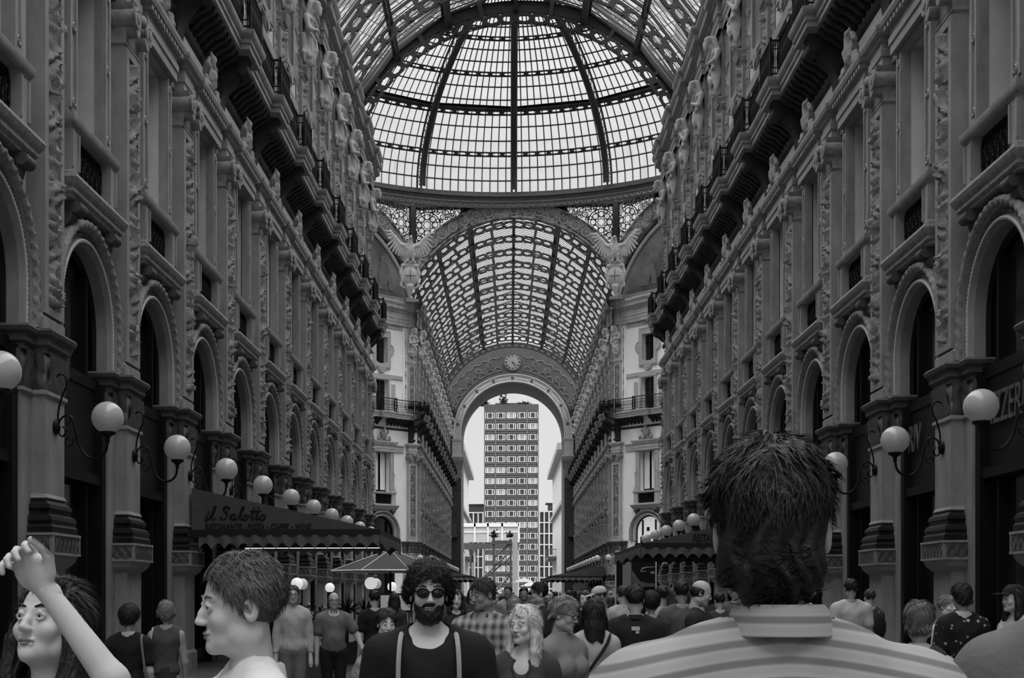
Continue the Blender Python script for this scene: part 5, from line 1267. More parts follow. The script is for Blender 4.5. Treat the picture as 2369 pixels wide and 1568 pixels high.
# ---- heads
def head_sdf(sex, age, h, beard=False):
    s = SDF((-.12, -.15, -.24), (.12, .15, .16), h); f = sex == 'f'; k = .93 if f else 1.0
    s.ell((0, .012, .038), (.076*k, .097, .086), .01); s.ell((0, -.026, -.028), (.062*k, .066, .092), .03); s.ell((0, -.044, -.086), (.045*k, .046, .030), .02); s.ell((0, -.078, -.101), (.019, .017, .016), .018)
    for e in (-1, 1):
        s.ell((e*.055*k, .0, -.07), (.018, .04, .03), .02); s.ell((e*.040, -.062, -.030), (.022, .022, .022), .02)
        s.ell((e*.031, -.101, .004), (.020, .016, .012), .012, True); s.ell((e*.031, -.076, .004), (.013, .0115, .011), .003); s.chain([(e*.018, -.087, .006), (e*.031, -.0915, .0135), (e*.045, -.085, .006)], [.003, .0042, .003], .004); s.chain([(e*.018, -.087, .000), (e*.031, -.0905, -.006), (e*.045, -.084, .001)], [.002, .003, .002], .004)
        s.cap((e*.012, -.083, .024), (e*.044, -.076, .027), .007 if f else .0095, .006, .014)
        s.ell((e*.080*k, .012, -.008), (.009, .020, .032), .006); s.ell((e*.085*k, .006, -.006), (.004, .011, .018), .004, True)
        s.ell((e*.011, -.100, -.034), (.008, .010, .008), .005)
    s.chain([(0, -.086, .016), (0, -.099, -.010), (0, -.110, -.030)], [.008, .009, .010], .010)
    s.cap((-.018, -.089, -.060), (.018, -.089, -.060), .0058, .0058, .006); s.cap((-.016, -.088, -.071), (.016, -.088, -.071), .0065, .0065, .006)
    s.cap((-.026, -.094, -.0655), (.026, -.094, -.0655), .0022, .0022, .003, True)
    r = .044 if f else .053; s.cap((0, .02, -.07), (0, .026, -.165), r, r*.98, .03)
    if age: s.bump(lambda X, Y, Z: .0012*np.sin(400*Z+30*X)*(Y < -.03))
    return s
HC = {}
def head_mesh(sex, age, h):
    key = (sex, age, h)
    if key not in HC: HC[key] = head_sdf(sex, age, h).surf()
    return HC[key]
def hair_surf(style, h, seed=0):
    if style == 'none': return None
    s = SDF((-.17, -.17, -.52), (.17, .22, .19), h); L = 'long' in style
    if style == 'ring':
        s.ell((0, .025, .01), (.086, .094, .07), .01); s.cut(lambda X, Y, Z: np.maximum(Z-.045, np.maximum((-.02-Y)+0*Z, -.075-Z))); return s.surf()
    vol = {'curly': .014, 'long_wave': .014, 'afro': .04}.get(style, .008 if style == 'short' else .012)
    s.ell((0, .016, .048), (.078+vol, .098+vol, .084+vol), .01)
    if style == 'curly': s.ell((0, -.01, .09), (.085, .085, .055), .02); s.ell((-.08, .02, .0), (.035, .05, .06), .02); s.ell((.08, .02, .0), (.035, .05, .06), .02); s.ell((0, .07, -.02), (.08, .05, .08), .02)
    if style in ('bob', 'afro'): s.ell((0, .045, -.04), (.095, .075, .11), .03)
    if style == 'full': s.ell((0, .055, -.045), (.080, .062, .09), .03)
    lim = {'long': -.34, 'long_wave': -.40}.get(style, -.5)
    if L:
        for e in (-1, 1): s.chain([(e*.070, -.005, .06), (e*.088, -.005, -.05), (e*.092, -.015, -.17), (e*.100, -.03, lim+.02)], [.03, .03, .032, .02], .02)
        s.chain([(0, .07, .02), (0, .085, -.12), (0, .085, lim)], [.075, .07, .06], .03, sq=(.8, 1.4, 1)); s.chain([(-.04, .06, .0), (-.06, .07, lim)], [.05, .04], .03); s.chain([(.04, .06, .0), (.06, .07, lim)], [.05, .04], .03)
    if style == 'bun': s.ell((0, .115, .06), (.04, .04, .04), .01)
    if L: s.cut(lambda X, Y, Z: np.maximum((.078-.5*np.abs(X))-Z-0*Y, -.0-0*X)*((Y < -.035) & (np.abs(X) < .066))-.5*((Y >= -.035) | (np.abs(X) >= .066)))
    else: s.cut(lambda X, Y, Z: np.maximum(((.078 if style != 'curly' else .066)+(.03 if style == 'thin' else 0)-Z-{'bob': .75, 'afro': .75, 'full': 1.2, 'thin': 1.5}.get(style, .93)*(Y+.09)+.6*np.clip(.05-np.abs(X), 0, 1)*0)/1.35, {'short': -.085, 'crop': -.05, 'full': -.15, 'thin': -.07}.get(style, -.16)-Z))
    if style == 'curly': s.bump(lambda X, Y, Z: .013*np.sin(95*X+3*np.sin(40*Z))*np.sin(90*Y+seed)*np.sin(88*Z+30*X)+.004*np.sin(210*X+60*Z)*np.sin(190*Z+5*np.sin(50*Y))*np.sin(200*Y))
    elif style == 'afro': s.bump(lambda X, Y, Z: .006*np.sin(120*X)*np.sin(110*Y)*np.sin(100*Z))
    elif L: s.bump(lambda X, Y, Z: .0026*np.sin(330*X+120*Y+5*np.sin(20*Z+seed))+.0016*np.sin(620*X+12*Z)+.004*np.sin(60*X+40*Y+9*Z))
    else: s.bump(lambda X, Y, Z: .0045*np.sin(75*X+50*Z+3*np.sin(30*Y))+.003*np.sin(210*X+90*Y+4*np.sin(40*Z)))
    return s.surf()
HRC = {}
def person(px, top, d, yaw, label, sex='m', hair='short', hm='brown', skin='mid', tm=None, bm=None, sleeve='short', arms=('down', 'down'), hyaw=0, hpitch=0, hroll=0, wide=1.0, h=None, group=None,
           beard=False, glasses=False, neck='crew', age=False, ch=1.0, bag=None, cap=None, skirt=False, lean=0, collar=None, stash=None, seed=0, lenses=None, hh=None):
    H = zat(top, d) if top < 9000 else 1.7; x, y = at(px, d); k = H/1.75; fine = d < 9
    h = h or (.011 if fine else .016 if d < 20 else .022); hh = hh or (.0035 if fine else .007 if d < 20 else .012)
    w = wide*(1.0 if sex == 'm' else .90); sw = .165*w
    R = rot(lean)
    root = tag(empty('person', (x, y, 0), math.radians(yaw)+TH), label, 'person', group)
    sh = {}
    for e, a in ((-1, arms[0]), (1, arms[1])):
        S = np.array([e*sw*1.02, .01, 1.395])
        U = {'down': (e*.16, .03, -1), 'bent': (e*.22, .05, -1), 'up': (e*.45, -.7, .45), 'fold': (e*.10, -.22, -1), 'out': (e*.5, -.1, -.85), 'hip': (e*.55, .15, -.8), 'hold': (e*.15, -.25, -1), 'top': (e*.62, -.45, .55), 'photo': (e*.35, -.7, .38)}[a]
        F = {'down': (e*.03, -.20, -1), 'bent': (-e*.20, -1, .25), 'up': (-e*.25, -.35, 1), 'fold': (-e*1.0, -.55, .12), 'out': (e*.25, -.5, -.8), 'hip': (-e*.75, -.3, -.35), 'hold': (-e*.55, -.9, .1), 'top': (-e*.75, -.15, .75), 'photo': (-e*.62, -.10, .85)}[a]
        U = np.array(U)/np.linalg.norm(U); F = np.array(F)/np.linalg.norm(F); E = S+U*.30; W = E+F*.255; sh[e] = (S, E, W, F, a)
    def prims(s, i, torso=True, arm=1.0, leg=1.0, fore=True):
        K = .03
        if torso:
            s.ell((0, .0, 1.28), (.155*w+i, .105*w+i, .20+i), K+.02); s.cap((-sw*.8, .012, 1.355), (sw*.8, .012, 1.355), .07+i, .07+i, K+.02)
            s.cap((0, .03, 1.33), (0, .026, 1.465), .075+i, .052+i, K)
            for e in (-1, 1): s.cap((e*.045, .022, 1.475), (e*sw*.93, .012, 1.395), .042+i, .056+i, K)
            s.ell((0, .0, 1.08), (.128*w+i, .095*w+i, .17+i), K+.02)
            if sex == 'f':
                for e in (-1, 1): s.ell((e*.072, -.085, 1.275), (.062+i, .05+i, .06+i), .03)
            elif wide > 1.05: s.ell((0, -.05, 1.10), (.13+i, .11+i, .15+i), .04)
        if arm > 0:
            for e in (-1, 1):
                S, E, W, F, a = sh[e]; E2 = S+(E-S)*min(1, arm); s.cap(S, E2, .055*w+i, (.055-.014*min(1, arm))*w+i, K)
                if fore and arm >= 1: s.cap(E, W, .041*w+i, .026*w+i, .02)
        if leg > 0:
            s.ell((0, .01, .94), (.155*w+i, .11*w+i, .12+i), K)
            for e in (-1, 1):
                s.cap((e*.085*w, .0, .90), (e*.085*w, -.005*e, .50), .082*w+i, .055+i, K)
                if leg > .6: s.cap((e*.085*w, -.005*e, .50), (e*.085*w, .02, .09), .055+i, .036+i, .02)
    lo, hi = (-.72, -.62, -.02), (.72, .35, 2.05)
    mx = max(abs(sh[e][j][0]) for e in (-1, 1) for j in (1, 2))+.09; my = min(min(sh[e][j][1] for e in (-1, 1) for j in (1, 2)), -.12)-.10; mz = max(1.52, max(sh[e][2][2] for e in (-1, 1))+.1)
    lo, hi = (-mx, my, 0), (mx, .24, mz)
    s = SDF(lo, hi, h); prims(s, 0); s.cap((0, .02, 1.42), (0, .018, 1.51), .050 if sex == 'm' else .043, .050 if sex == 'm' else .043, .03)
    for e in (-1, 1): s.cap((e*.09, .02, .05), (e*.095, -.13, .035), .042, .034, .02)
    parts = [s.surf()]
    for e in (-1, 1):
        S, E, W, F, a = sh[e]; z = -F; xx = np.cross((0, 1, 0) if abs(z[1]) < .9 else (0, 0, 1), z); xx /= np.linalg.norm(xx); yy = np.cross(z, xx); Rm = np.stack([xx*(-1 if e < 0 else 1), yy, z], 1)
        V, Q = HAND[1 if a in ('up', 'hold', 'bent', 'top', 'photo') else 0]; V = V.copy()
        V[:, 0] *= (1 if e > 0 else -1)*1; Rm = np.stack([xx, yy, z], 1); Qh = Q if e > 0 else Q[:, ::-1]
        if d < 14: parts.append((xf(V, Rm, W), Qh))
        else: s2 = SDF(tuple(W-.14), tuple(W+.14), .014); s2.cap(W, W+F*.09, .028, .032, .01).cap(W+F*.09, W+F*.16, .026, .016, .01); parts.append(s2.surf())
    Hc = np.array([0, -.01, 1.645]); RH = rot(math.radians(hyaw), math.radians(hpitch), math.radians(hroll)); hs = .94 if sex == 'm' else .91
    V, Q = head_mesh(sex, age, hh); parts.append((xf(V, RH, Hc, hs), Q)); kk = (H/1.758)
    for i_, (V, Q) in enumerate(parts): parts[i_] = (V*kk, Q)
    body = obj('body', raw_mesh('body', parts, SKIN[skin]), root)
    def hp(v): return tuple((np.array(v)*hs@RH.T+Hc)*kk)
    def ssurf(nm, s, mat, st=False):
        V, Q = s.surf() if hasattr(s, 'surf') else s
        if len(V) == 0: return None
        me = raw_mesh(nm, [(V*kk, Q)], mat)
        if st:
            a = me.attributes.new('st', 'FLOAT_VECTOR', 'POINT'); W_ = V.copy(); W_[:, 2] = V[:, 2]+(.35*np.abs(V[:, 0])**1.5 if st == 1 else 0); a.data.foreach_set('vector', W_.astype(np.float32).ravel())
        return obj(nm, me, root)
    # clothing
    tm = tm or cloth('top', .1)
    s = SDF(lo, hi, h); al = {'short': .62, 'long': 1.0, 'none': 0, 'strap': 0}[sleeve]; prims(s, .015, True, al, 0, al >= 1); s.ell((0, 0, .98), (.150*w+.014, .108*w+.014, .13), .04)
    if sleeve == 'short':
        for e in (-1, 1):
            S, E, W, F, a = sh[e]; U = (E-S)/np.linalg.norm(E-S); s.cap(S, S+U*.19, .066*w, .062*w, .03)
    if al >= 1: 
        def cuff(X, Y, Z):
            o = None
            for e in (-1, 1):
                S, E, W, F, a = sh[e]; q = (X-W[0])*F[0]+(Y-W[1])*F[1]+(Z-W[2])*F[2]+.01; dd = np.sqrt((X-W[0])**2+(Y-W[1])**2+(Z-W[2])**2)-.12; q = np.where(dd < 0, q, -1.0); o = q if o is None else np.maximum(o, q)
            return o
        s.cut(cuff)
    nr = {'crew': (.062, 1.475, .02), 'v': (.07, 1.45, -.03), 'scoop': (.075, 1.465, -.02), 'high': (.055, 1.565, .02)}[neck]
    if not (collar and neck == 'high'): s.ell((0, nr[2], nr[1]+.03), (nr[0]+.01, nr[0]+.02, .06), .008, True)
    if neck == 'v': s.cap((0, -.10, 1.46), (0, -.13, 1.36), .03, .008, .01, True)
    if neck == 'scoop' and sex == 'f': s.ell((0, -.12, 1.445), (.082, .07, .10), .01, True)
    if neck == 'scoop' and sex == 'm': s.ell((0, -.10, 1.47), (.092, .09, .055), .01, True)
    if sleeve in ('none', 'strap'):
        for e in (-1, 1): s.ell((e*(sw+.045), 0, 1.39), (.055 if sleeve == 'none' else .075, .12, .10), .02, True)
    hem = .90 if not skirt else .98
    s.cut(lambda X, Y, Z: hem-Z+0*X+0*Y)
    s.bump(lambda X, Y, Z: .0035*np.sin(30*Z+18*X+5*np.sin(9*X))*np.cos(22*X-8*Z)+.003*np.sin(14*Z-25*np.abs(X)))
    stm = tm.name.startswith(('stripe', 'plaid')); ssurf('shirt', s, tm, 1 if tm.name.startswith('stripe') else 2 if stm else False)
    s = SDF((-.34, -.26, .0), (.34, .26, 1.08), max(h, .014)); bm = bm or cloth('trousers', .03)
    if skirt: s.cap((0, 0, 1.0), (0, 0, .45), .15*w, .22*w, .04, sq=(1, 1.2, 1)); s.cut(lambda X, Y, Z: .42-Z+0*X+0*Y)
    else: prims(s, .016, False, 0, 1); s.cut(lambda X, Y, Z: np.maximum(.08-Z, Z-1.02)+0*X+0*Y)
    ssurf('skirt' if skirt else 'trousers', s, bm)
    b = MB()
    for e in (-1, 1): b.sphere((e*.093*kk, -.06*kk, .045*kk), (.055*kk, .14*kk, .045*kk), 10, 6)
    obj('shoes', b.mesh('shoes', shoe_m, 60), root, kind='stuff')
    # head furniture
    key = (hair, seed if d < 12 else 0, hh)
    if hair != 'none':
        if key not in HRC: HRC[key] = hair_surf(hair, max(hh*1.15, .0045), seed)
        V, Q = HRC[key]; ho = obj('hair', raw_mesh('hair', [(xf(V, RH, Hc, hs)*kk, Q)], HAIRM[hm]), root)
        if d < 15:
            rq = np.random.RandomState(int(px)); n = 5200 if d < 8 else 2200; P = V[rq.randint(0, len(V), n)]; c0 = np.array([0, .02, .03 if 'long' not in hair else .0]); N_ = P-c0
            if 'long' in hair: N_[:, 2] *= np.where(P[:, 2] < 0, 0, 1)
            if 'long' in hair: P[:, 2] = np.where((P[:, 1] < -.03) & (np.abs(P[:, 0]) < .062) & (P[:, 2] < .13), .06, P[:, 2]); P[:, 1] = np.where((P[:, 1] < -.03) & (np.abs(P[:, 0]) < .062), .04, P[:, 1])
            N_ /= np.linalg.norm(N_, axis=1)[:, None]+1e-9
            fl = {'curly': rq.normal(size=(n, 3)), 'afro': rq.normal(size=(n, 3))}.get(hair)
            if fl is None: fl = np.array([[.0, .55, -1.0]])+rq.normal(size=(n, 3))*(.28 if 'long' not in hair else .12)+np.stack([.7*np.sign(P[:, 0])*(P[:, 2] > .07), 0*P[:, 0], 0*P[:, 0]], 1)
            fl = fl-N_*(fl*N_).sum(1)[:, None]; fl /= np.linalg.norm(fl, axis=1)[:, None]+1e-9
            L_ = rq.uniform(.018, .042, n)*(1.7 if 'long' in hair else 1); wd = np.cross(fl, N_)*(.0011 if d < 8 else .0018); lift = .10 if 'long' in hair else .30 if hair in ('curly', 'afro') else .07 if hair in ('full', 'thin') else .13
            a0 = P-N_*.003; a1 = P+fl*(L_*.5)[:, None]+N_*(L_*lift*.5)[:, None]+.001*N_; a2 = P+fl*L_[:, None]+N_*(L_*lift*(.45 if hair in ('curly', 'afro') else .6))[:, None]
            VV = np.concatenate([a0-wd, a0+wd, a1+wd, a1-wd, a2+wd*.2, a2-wd*.2]); i_ = np.arange(n); QQ = np.concatenate([np.stack([i_, i_+n, i_+2*n, i_+3*n], 1), np.stack([i_+3*n, i_+2*n, i_+4*n, i_+5*n], 1)])
            so = obj('hair_strands', raw_mesh('hair_strands', [(xf(VV, RH, Hc, hs)*kk, QQ)], HAIRM[hm], False), ho, kind='stuff')
    if beard:
        s = SDF((-.11, -.15, -.17), (.11, .06, .03), max(hh, .0035)); s.ell((0, -.045, -.095), (.060, .056, .050), .02); s.ell((0, -.03, -.06), (.068, .058, .055), .02); s.ell((0, -.093, -.048), (.03, .012, .009), .01)
        s.ell((0, -.112, -.067), (.024, .02, .012), .006, True); s.ell((0, -.11, -.012), (.04, .05, .032), .012, True)
        for e in (-1, 1): s.ell((e*.045, -.085, -.018), (.022, .04, .028), .012, True)
        s.cut(lambda X, Y, Z: Z+.012+0*X+0*Y); s.bump(lambda X, Y, Z: .003*np.sin(190*X)*np.sin(170*Z+60*Y)); V, Q = s.surf(); obj('beard', raw_mesh('beard', [(xf(V, RH, Hc, hs)*kk, Q)], HAIRM[hm]), root)
    if d < 20:
        b = MB(); c = MB()
        for e in (-1, 1):
            b.sphere((e*.031, -.0785, .0035), (.0125, .0125, .0085), 10, 8); c.sphere((e*.031, -.0885, .0038), (.0047, .0035, .0050), 8, 6)
        for m_, nm, bb in ((eye_w, 'eyes', b), (eye_d, 'pupils', c)):
            me = bb.mesh(nm, m_, 80, weld=False)
            for v in me.vertices: v.co = hp(v.co)
            obj(nm, me, root, kind='stuff')
        b = MB(); 
        for e in (-1, 1): b.tube([(e*.014, -.0905, .028), (e*.032, -.0905, .034), (e*.05, -.079, .029)], [.0035, .004, .002], 5)
        me = b.mesh('eyebrows', HAIRM[hm])
        for v in me.vertices: v.co = hp(v.co)
        obj('eyebrows', me, root, kind='stuff')
        b = MB(); b.tube(crom([(-.023, -.0865, -.064), (-.012, -.0955, -.061), (0, -.0965, -.0625), (.012, -.0955, -.061), (.023, -.0865, -.064)], 3), .0045, 5); b.tube(crom([(-.019, -.088, -.067), (0, -.0955, -.072), (.019, -.088, -.067)], 3), .0052, 5); me = b.mesh('lips', lip_m, 60)
        for v in me.vertices: v.co = hp(v.co)
        obj('lips', me, root, kind='stuff')
    if glasses:
        b = MB(); c = MB()
        for e in (-1, 1):
            ring = [(e*.033+.025*math.cos(q), -.108+.012*abs(math.cos(q))*(1 if e*math.cos(q) > 0 else 0), .003+.019*math.sin(q)) for q in np.linspace(0, 2*PI, 17)[:-1]]
            b.tube(ring, .0028 if glasses == 'clear' else .004, 5, True)
            if glasses != 'clear': c.add(ring+[(e*.033, -.112, .003)], [(i, (i+1) % 16, 16) for i in range(16)])
            b.tube([(e*.057, -.094, .008), (e*.080, -.03, .010), (e*.084, .01, .004)], .003, 4)
        b.tube([(-.009, -.110, .006), (0, -.113, .009), (.009, -.110, .006)], .003, 4)
        me = b.mesh('glasses_frame', iron)
        for v in me.vertices: v.co = hp(v.co)
        g = obj('sunglasses' if glasses != 'clear' else 'glasses', me, root)
        if glasses != 'clear':
            me = c.mesh('lenses', dark_lens)
            for v in me.vertices: v.co = hp(v.co)
            obj('lenses', me, g, kind='stuff')
    if cap:
        s = SDF((-.13, -.24, -.02), (.13, .14, .17), .005); s.ell((0, .012, .06), (.092, .112, .085), .01); s.cut(lambda X, Y, Z: .045-Z-.15*Y+0*X); s.ell((0, -.13, .052), (.07, .085, .008), .01); V, Q = s.surf(); obj('cap', raw_mesh('cap', [(xf(V, RH, Hc, hs)*kk, Q)], cap), root)
    if collar:
        b = MB(); G = []
        for q in np.linspace(-PI*.86, PI*.86, 30):
            c_, s_ = math.sin(q), math.cos(q); G.append([(.062*c_, .025+.062*s_, 1.455), (.061*c_, .030+.061*s_, 1.455+.055*ch), (.067*c_, .031+.068*s_, 1.455+.05*ch), (.078*c_, .026+.080*s_, 1.468+.05*(ch-1))])
        b.grid(G); me = b.mesh('collar', collar, 60)
        a = me.attributes.new('st', 'FLOAT_VECTOR', 'POINT'); a.data.foreach_set('vector', [c_ for v in me.vertices for c_ in v.co])
        for v in me.vertices: v.co = tuple(np.array(v.co)*kk)
        obj('collar', me, root)
    if bag:
        b = MB(); e = bag[1]; pts = [(e*-.10, -.125, 1.42), (e*-.13, .02, 1.475), (e*-.10, .12, 1.40), (e*.02, .155, 1.22), (e*.16, .12, 1.02), (e*.2, .06, .95)] if bag[0] == 'cross' else [(e*.15, -.11, 1.25), (e*.145, -.10, 1.40), (e*.14, .02, 1.475), (e*.15, .11, 1.40), (e*.19, .12, 1.1), (e*.2, .05, .95)]
        if bag[0] == 'pack':
            for e2 in (-1, 1):
                if e2 == 1: me = b.mesh('strap', bag[2]); me.transform(Matrix.Scale(kk, 4)); obj('bag_strap', me, root); b = MB()
                b.tube(crom([(e2*.12, -.12, 1.16), (e2*.125, -.135, 1.30), (e2*.12, -.10, 1.43), (e2*.11, .0, 1.478), (e2*.10, .11, 1.42)], 4), .011, 6)
        else: b.tube(crom(pts, 4), .014, 5)
        me = b.mesh('strap', bag[2])
        for v in me.vertices: v.co = v.co*kk
        obj('bag_strap', me, root); s = SDF((-.3, -.2, .6), (.45, .45, 1.5), .015)
        if bag[0] == 'pack': s.ell((0, .21, 1.22), (.14, .09, .2), .02)
        else: s.ell((e*.23, .06, .85), (.06, .13, .15), .02)
        V, Q = s.surf(); obj('bag', raw_mesh('bag', [(V*kk, Q)], bag[3]), root)
    return root
K = {}
def cl(v):
    if v not in K: K[v] = cloth('cloth_%03d' % int(v*1000), v)
    return K[v]
plaid = pat('plaid_cloth', 'plaid', .03, .42, .95); stripe = pat('stripe_cloth', 'stripe', .20, .44, 2.2); floral = pat('floral_cloth', 'floral', .008, .42); mott = pat('mottled_cloth', 'mottle', .06, .35)
blk, wht_c = cl(.012), cl(.55)
# foreground
person(1790, 1042, 1.98, 180, 'tall person seen from behind in a striped shirt with dark hair, close up', 'm', 'full', 'black', 'mid', stripe, cl(.05), 'short', hyaw=-16, hpitch=3, wide=1.16, collar=stripe, hh=.0035, h=.008, neck='high', ch=1.5)
person(565, 1296, 3.1, -66, 'pale person with thin receding hair facing left, close up in a white shirt', 'm', 'thin', 'streak', 'fair', cl(.85), cl(.1), 'short', hyaw=-5, hroll=0, hpitch=4, collar=cl(.60), wide=1.05, neck='high')
person(120, 1338, 3.05, -12, 'long haired person at far left raising both hands to take a picture', 'f', 'long', 'black', 'fair', cl(.035), cl(.05), 'none', ('photo', 'photo'), hyaw=-8, hpitch=-14, neck='scoop')
person(2490, 1160, 2.9, 165, 'person cropped at the right edge in a grey top with a black shoulder strap', 'f', 'short', 'black', 'mid', cl(.16), cl(.1), 'short', bag=('cross', 1, blk, blk), wide=1.15)
person(992, 1309, 5.45, 0, 'person with curly dark hair, beard and sunglasses in a black T-shirt', 'm', 'curly', 'black', 'fair', blk, cl(.03), 'short', wide=1.15, beard=True, glasses='dark', bag=('pack', 1, cl(.4), blk), hyaw=4, hpitch=2, neck='scoop', hh=.003)
person(1212, 1404, 7.0, -15, 'blonde long haired person in a dark low-necked top with a pendant', 'f', 'long_wave', 'blonde', 'fair', cl(.05), cl(.05), 'short', hyaw=-22, neck='scoop', hh=.0035)
person(1118, 1341, 10.0, -20, 'person in a plaid shirt and dark vest looking down to the left', 'm', 'short', 'brown', 'tan', plaid, cl(.05), 'short', ('bent', 'hold'), hyaw=-35, hpitch=11, wide=1.1, collar=plaid, neck='v', hh=.005)
person(1304, 1383, 8.3, 40, 'older person with short grey hair and glasses looking right in a pale scarf', 'f', 'bob', 'grey', 'mid', cl(.22), cl(.1), 'short', hyaw=20, hpitch=14, glasses='clear', neck='high', age=True, hh=.005)
person(1374, 1388, 9.9, 178, 'person from behind with long straight black hair over a pale blouse', 'f', 'long', 'black', 'mid', cl(.42), cl(.1), 'short', bag=('cross', 1, blk, blk), hh=.005)
person(893, 1411, 9.2, 25, 'dark haired person with a patterned blouse behind the bearded one', 'f', 'bob', 'black', 'fair', mott, cl(.1), 'short', ('out', 'down'), hyaw=-10, hpitch=6, hh=.005)
person(1470, 1357, 11.3, 172, 'person from behind in a black polo shirt with a small white emblem', 'm', 'short', 'black', 'mid', cl(.015), cl(.03), 'short', wide=1.12, collar=cl(.015))
person(1620, 1344, 12.3, 60, 'bald person in profile looking right, dark shirt with a pale neckline', 'm', 'ring', 'black', 'mid', cl(.02), cl(.03), 'short', hpitch=18, hyaw=25)
person(2225, 1352, 11.5, 182, 'dark haired person from behind in a black blouse with white flowers', 'f', 'bob', 'black', 'mid', floral, cl(.02), 'short', wide=1.12, h=.012)
person(2127, 1394, 6.9, 150, 'person from behind with streaked bobbed hair near the right arcade', 'f', 'bob', 'streak', 'mid', cl(.04), cl(.05), 'none', hh=.0045)
person(2190, 1379, 13.2, 30, 'small person with fair hair half hidden by the floral blouse', 'f', 'short', 'grey', 'fair', cl(.3), cl(.1), 'none')
person(2346, 1356, 11, -78, 'person in a black cap and white tank top at the right edge', 'f', 'long', 'black', 'mid', cl(.5), cl(.1), 'strap', ('hold', 'hold'), cap=blk, neck='scoop')
person(1968, 1341, 17, 180, 'person from behind in a loose white shirt beside the right arcade', 'm', 'short', 'black', 'tan', cl(.5), cl(.03), 'short', wide=1.1)
person(2012, 1364, 18.4, 190, 'person with a dark backpack right of the loose white shirt', 'f', 'short', 'brown', 'mid', cl(.05), cl(.05), 'short', bag=('pack', 1, cl(.2), blk))
person(299, 1405, 11.5, 180, 'person from behind in a black dress near the left arcade', 'f', 'afro', 'black', 'mid', cl(.008), cl(.008), 'short', ('down', 'hip'), skirt=True, wide=1.1, bag=('shoulder', -1, cl(.15), blk))
person(385, 1393, 12.6, 186, 'curly grey haired person from behind in a brown top and dark skirt', 'f', 'curly', 'grey', 'tan', cl(.07), cl(.03), 'none', skirt=True, bag=('shoulder', 1, cl(.4), blk))
person(678, 1356, 16.5, 8, 'thin person with glasses in a pale long sleeved shirt under the awning', 'm', 'short', 'brown', 'mid', cl(.42), cl(.16), 'long', collar=cl(.42), glasses='clear', neck='high')
person(772, 1371, 17.3, 10, 'bald person in a grey polo shirt under the awning', 'm', 'ring', 'grey', 'mid', cl(.14), cl(.01), 'short', ('down', 'out'), wide=1.12, collar=cl(.14), glasses='clear', neck='v')
person(866, 1367, 18.2, 195, 'dark haired person from behind in a black shirt leaning left', 'm', 'short', 'black', 'mid', cl(.01), cl(.25), 'short', ('hip', 'down'))
person(1247, 1349, 14.3, -80, 'dark haired person with sunglasses in profile facing left', 'm', 'short', 'black', 'mid', cl(.015), cl(.03), 'short', glasses='dark')
person(1190, 1384, 13.2, 170, 'grey haired person between the plaid shirt and the blonde', 'f', 'bob', 'grey', 'fair', cl(.08), cl(.03), 'short')
person(1212, 1359, 23, 0, 'dark person facing the camera in front of the scaffold', 'm', 'short', 'black', 'tan', cl(.03), cl(.03), 'short')
person(1349, 1370, 19, 8, 'long dark haired person facing the camera, right of the centre', 'f', 'long', 'black', 'fair', cl(.02), cl(.02), 'short')
person(1388, 1359, 16.5, -75, 'person in a white cap and grey T-shirt in profile', 'm', 'short', 'brown', 'tan', cl(.3), cl(.05), 'short', cap=wht_c, hpitch=16)
person(1440, 1357, 17.8, 195, 'person from behind in a white shirt left of the black polo', 'm', 'short', 'brown', 'mid', cl(.45), cl(.1), 'short', ('out', 'down'))
person(1506, 1373, 14.2, 180, 'person from behind with bushy dark hair in a checked top', 'f', 'afro', 'black', 'mid', cl(.04), cl(.05), 'short')
person(1531, 1357, 16, 185, 'person from behind with a dark scarf and striped pale top', 'f', 'bun', 'black', 'mid', cl(.4), cl(.1), 'short')
person(1576, 1347, 15, 182, 'person from behind with cropped black hair in a grey shirt', 'm', 'crop', 'black', 'tan', cl(.10), cl(.05), 'short', wide=1.1)
person(1665, 1372, 18, 180, 'person mostly hidden behind the striped shoulders', 'f', 'short', 'black', 'mid', cl(.05), cl(.05), 'short')
person(1055, 1366, 15.3, 5, 'dark haired person half hidden behind the plaid shirt', 'f', 'long', 'black', 'fair', cl(.02), cl(.05), 'short')
person(912, 1372, 21, 175, 'long haired person from behind at the menu panels', 'f', 'long', 'black', 'mid', cl(.04), cl(.05), 'short')
# pendant, emblem
x, y = at(1226, 6.86)
pe = [o for o in bpy.data.objects if o.get('label', '').startswith('blonde')][0]
b = MB(); b.tube(crom([(-.07, .03, 1.30), (-.05, -.085, 1.245), (0, -.118, 1.165), (.05, -.085, 1.245), (.07, .03, 1.30)], 5), .0025, 4); b.sphere((0, -.125, 1.14), (.014, .008, .022), 8, 6); obj('pendant', b.mesh('pendant', eye_d, 60), pe)
pe = [o for o in bpy.data.objects if 'emblem' in o.get('label', '')][0]; b = MB(); b.box(-.035, .035, .134, .140, 1.325, 1.36); b.box(-.03, .0, .138, .142, 1.30, 1.32); obj('emblem', b.mesh('emblem', wht_c), pe)
pe = [o for o in bpy.data.objects if 'take a picture' in o.get('label', '')][0]
ph = tag(empty('phone', tuple(pe.matrix_basis@Vector((0, -.40, 1.80)))), 'dark phone held up in both hands at far left', 'phone'); ph.rotation_euler = (math.radians(-8), math.radians(22), 0)
obj('case', MB().box(-.075, .075, -.006, .006, -.04, .04).mesh('case', iron), ph); obj('lens', MB().lathe([(0, 0), (.008, 0), (.008, .003), (0, .003)], 10, (.055, .006, .022), 'y').mesh('lens', dark_lens), ph)
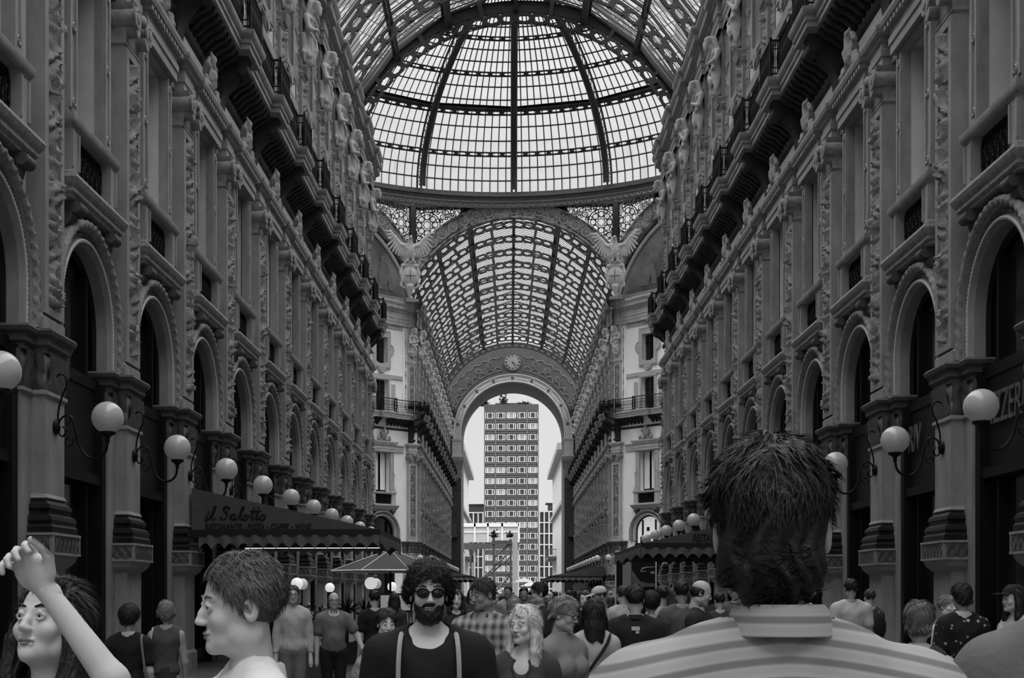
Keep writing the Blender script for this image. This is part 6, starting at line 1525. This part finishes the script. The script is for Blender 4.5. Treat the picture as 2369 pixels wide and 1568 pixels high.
# ------------------------------------------------------------------ the distant crowd: copies of nine figures, each its own object
arch = []
specs = [('m', 'short', 'black', .02, .03), ('f', 'long', 'black', .05, .03), ('m', 'short', 'brown', .35, .08), ('f', 'bob', 'brown', .2, .05), ('m', 'ring', 'grey', .08, .04), ('f', 'long', 'brown', .40, .2), ('m', 'crop', 'black', .12, .05), ('f', 'bob', 'grey', .03, .03), ('m', 'short', 'black', .5, .1)]
words_ = ['dark shirted', 'long haired', 'light shirted', 'bobbed', 'balding', 'pale bloused', 'close cropped', 'grey haired', 'white shirted']
rs = np.random.RandomState(21)
spots = []
tries = 0
while len(spots) < 84 and tries < 6000:
    tries += 1; d = 19+115*rs.rand()**1.5; X = rs.uniform(-5.6, 5.8); px = PPX+FPX*((X-CAMX)*math.cos(TH)+d*math.sin(TH))/(d*math.cos(TH))
    if px < 900 and d < 34: continue
    if 28 < d < 36 and X < -2.6: continue
    if 34 < d < 50 and X > 3.0: continue
    if 100 < d < 128 and abs(X) > 2.6: continue
    x, y = X, d
    if all((x-a)**2+(y-b_)**2 > 1.0 for a, b_, _ in spots) and all((x-o.location.x)**2+(y-o.location.y)**2 > .8 for o in bpy.data.objects if o.get('category') == 'person'): spots.append((x, y, d))
allc = []
for i, (x, y, d) in enumerate(spots):
    a = i % 9; zone = 'before the dome' if y < 66 else 'under the dome' if y < 100 else 'beyond the dome'
    grp = 'distant %s people %s' % (words_[a], zone); lab = 'one of the distant %s people walking %s' % (words_[a], zone)
    if i < 9:
        sx_, hr, hm_, tv, bv = specs[a]; o = person(1200, 9999, 30, 180 if i % 2 else 0, lab, sx_, hr, hm_, ['mid', 'fair', 'tan'][a % 3], cl(tv), cl(bv), 'short', group=grp); arch.append(o)
    else:
        src = arch[a]; o = src.copy(); C.objects.link(o)
        for ch in list(src.children):
            c = ch.copy(); C.objects.link(c); c.parent = o
    allc.append((a, zone, ((x-CAMX)/y), o))
    o.location = (x, y, 0); o.rotation_euler[2] = rs.choice([0, PI])+rs.uniform(-.5, .5); q = rs.uniform(.93, 1.05); o.scale = (q, q, q); o['label'] = lab; o['group'] = grp

sg = {}
for a, zone, r_, o in allc: sg.setdefault((a, zone), []).append((r_, o))
for (a, zone), L_ in sg.items():
    L_.sort(key=lambda t: t[0])
    for i, (_, o) in enumerate(L_): o['label'] = '%s person %s, %s from the left in the far crowd' % (words_[a], zone, ORD[i]) if len(L_) > 1 else 'the only %s person of the far crowd walking %s' % (words_[a], zone)
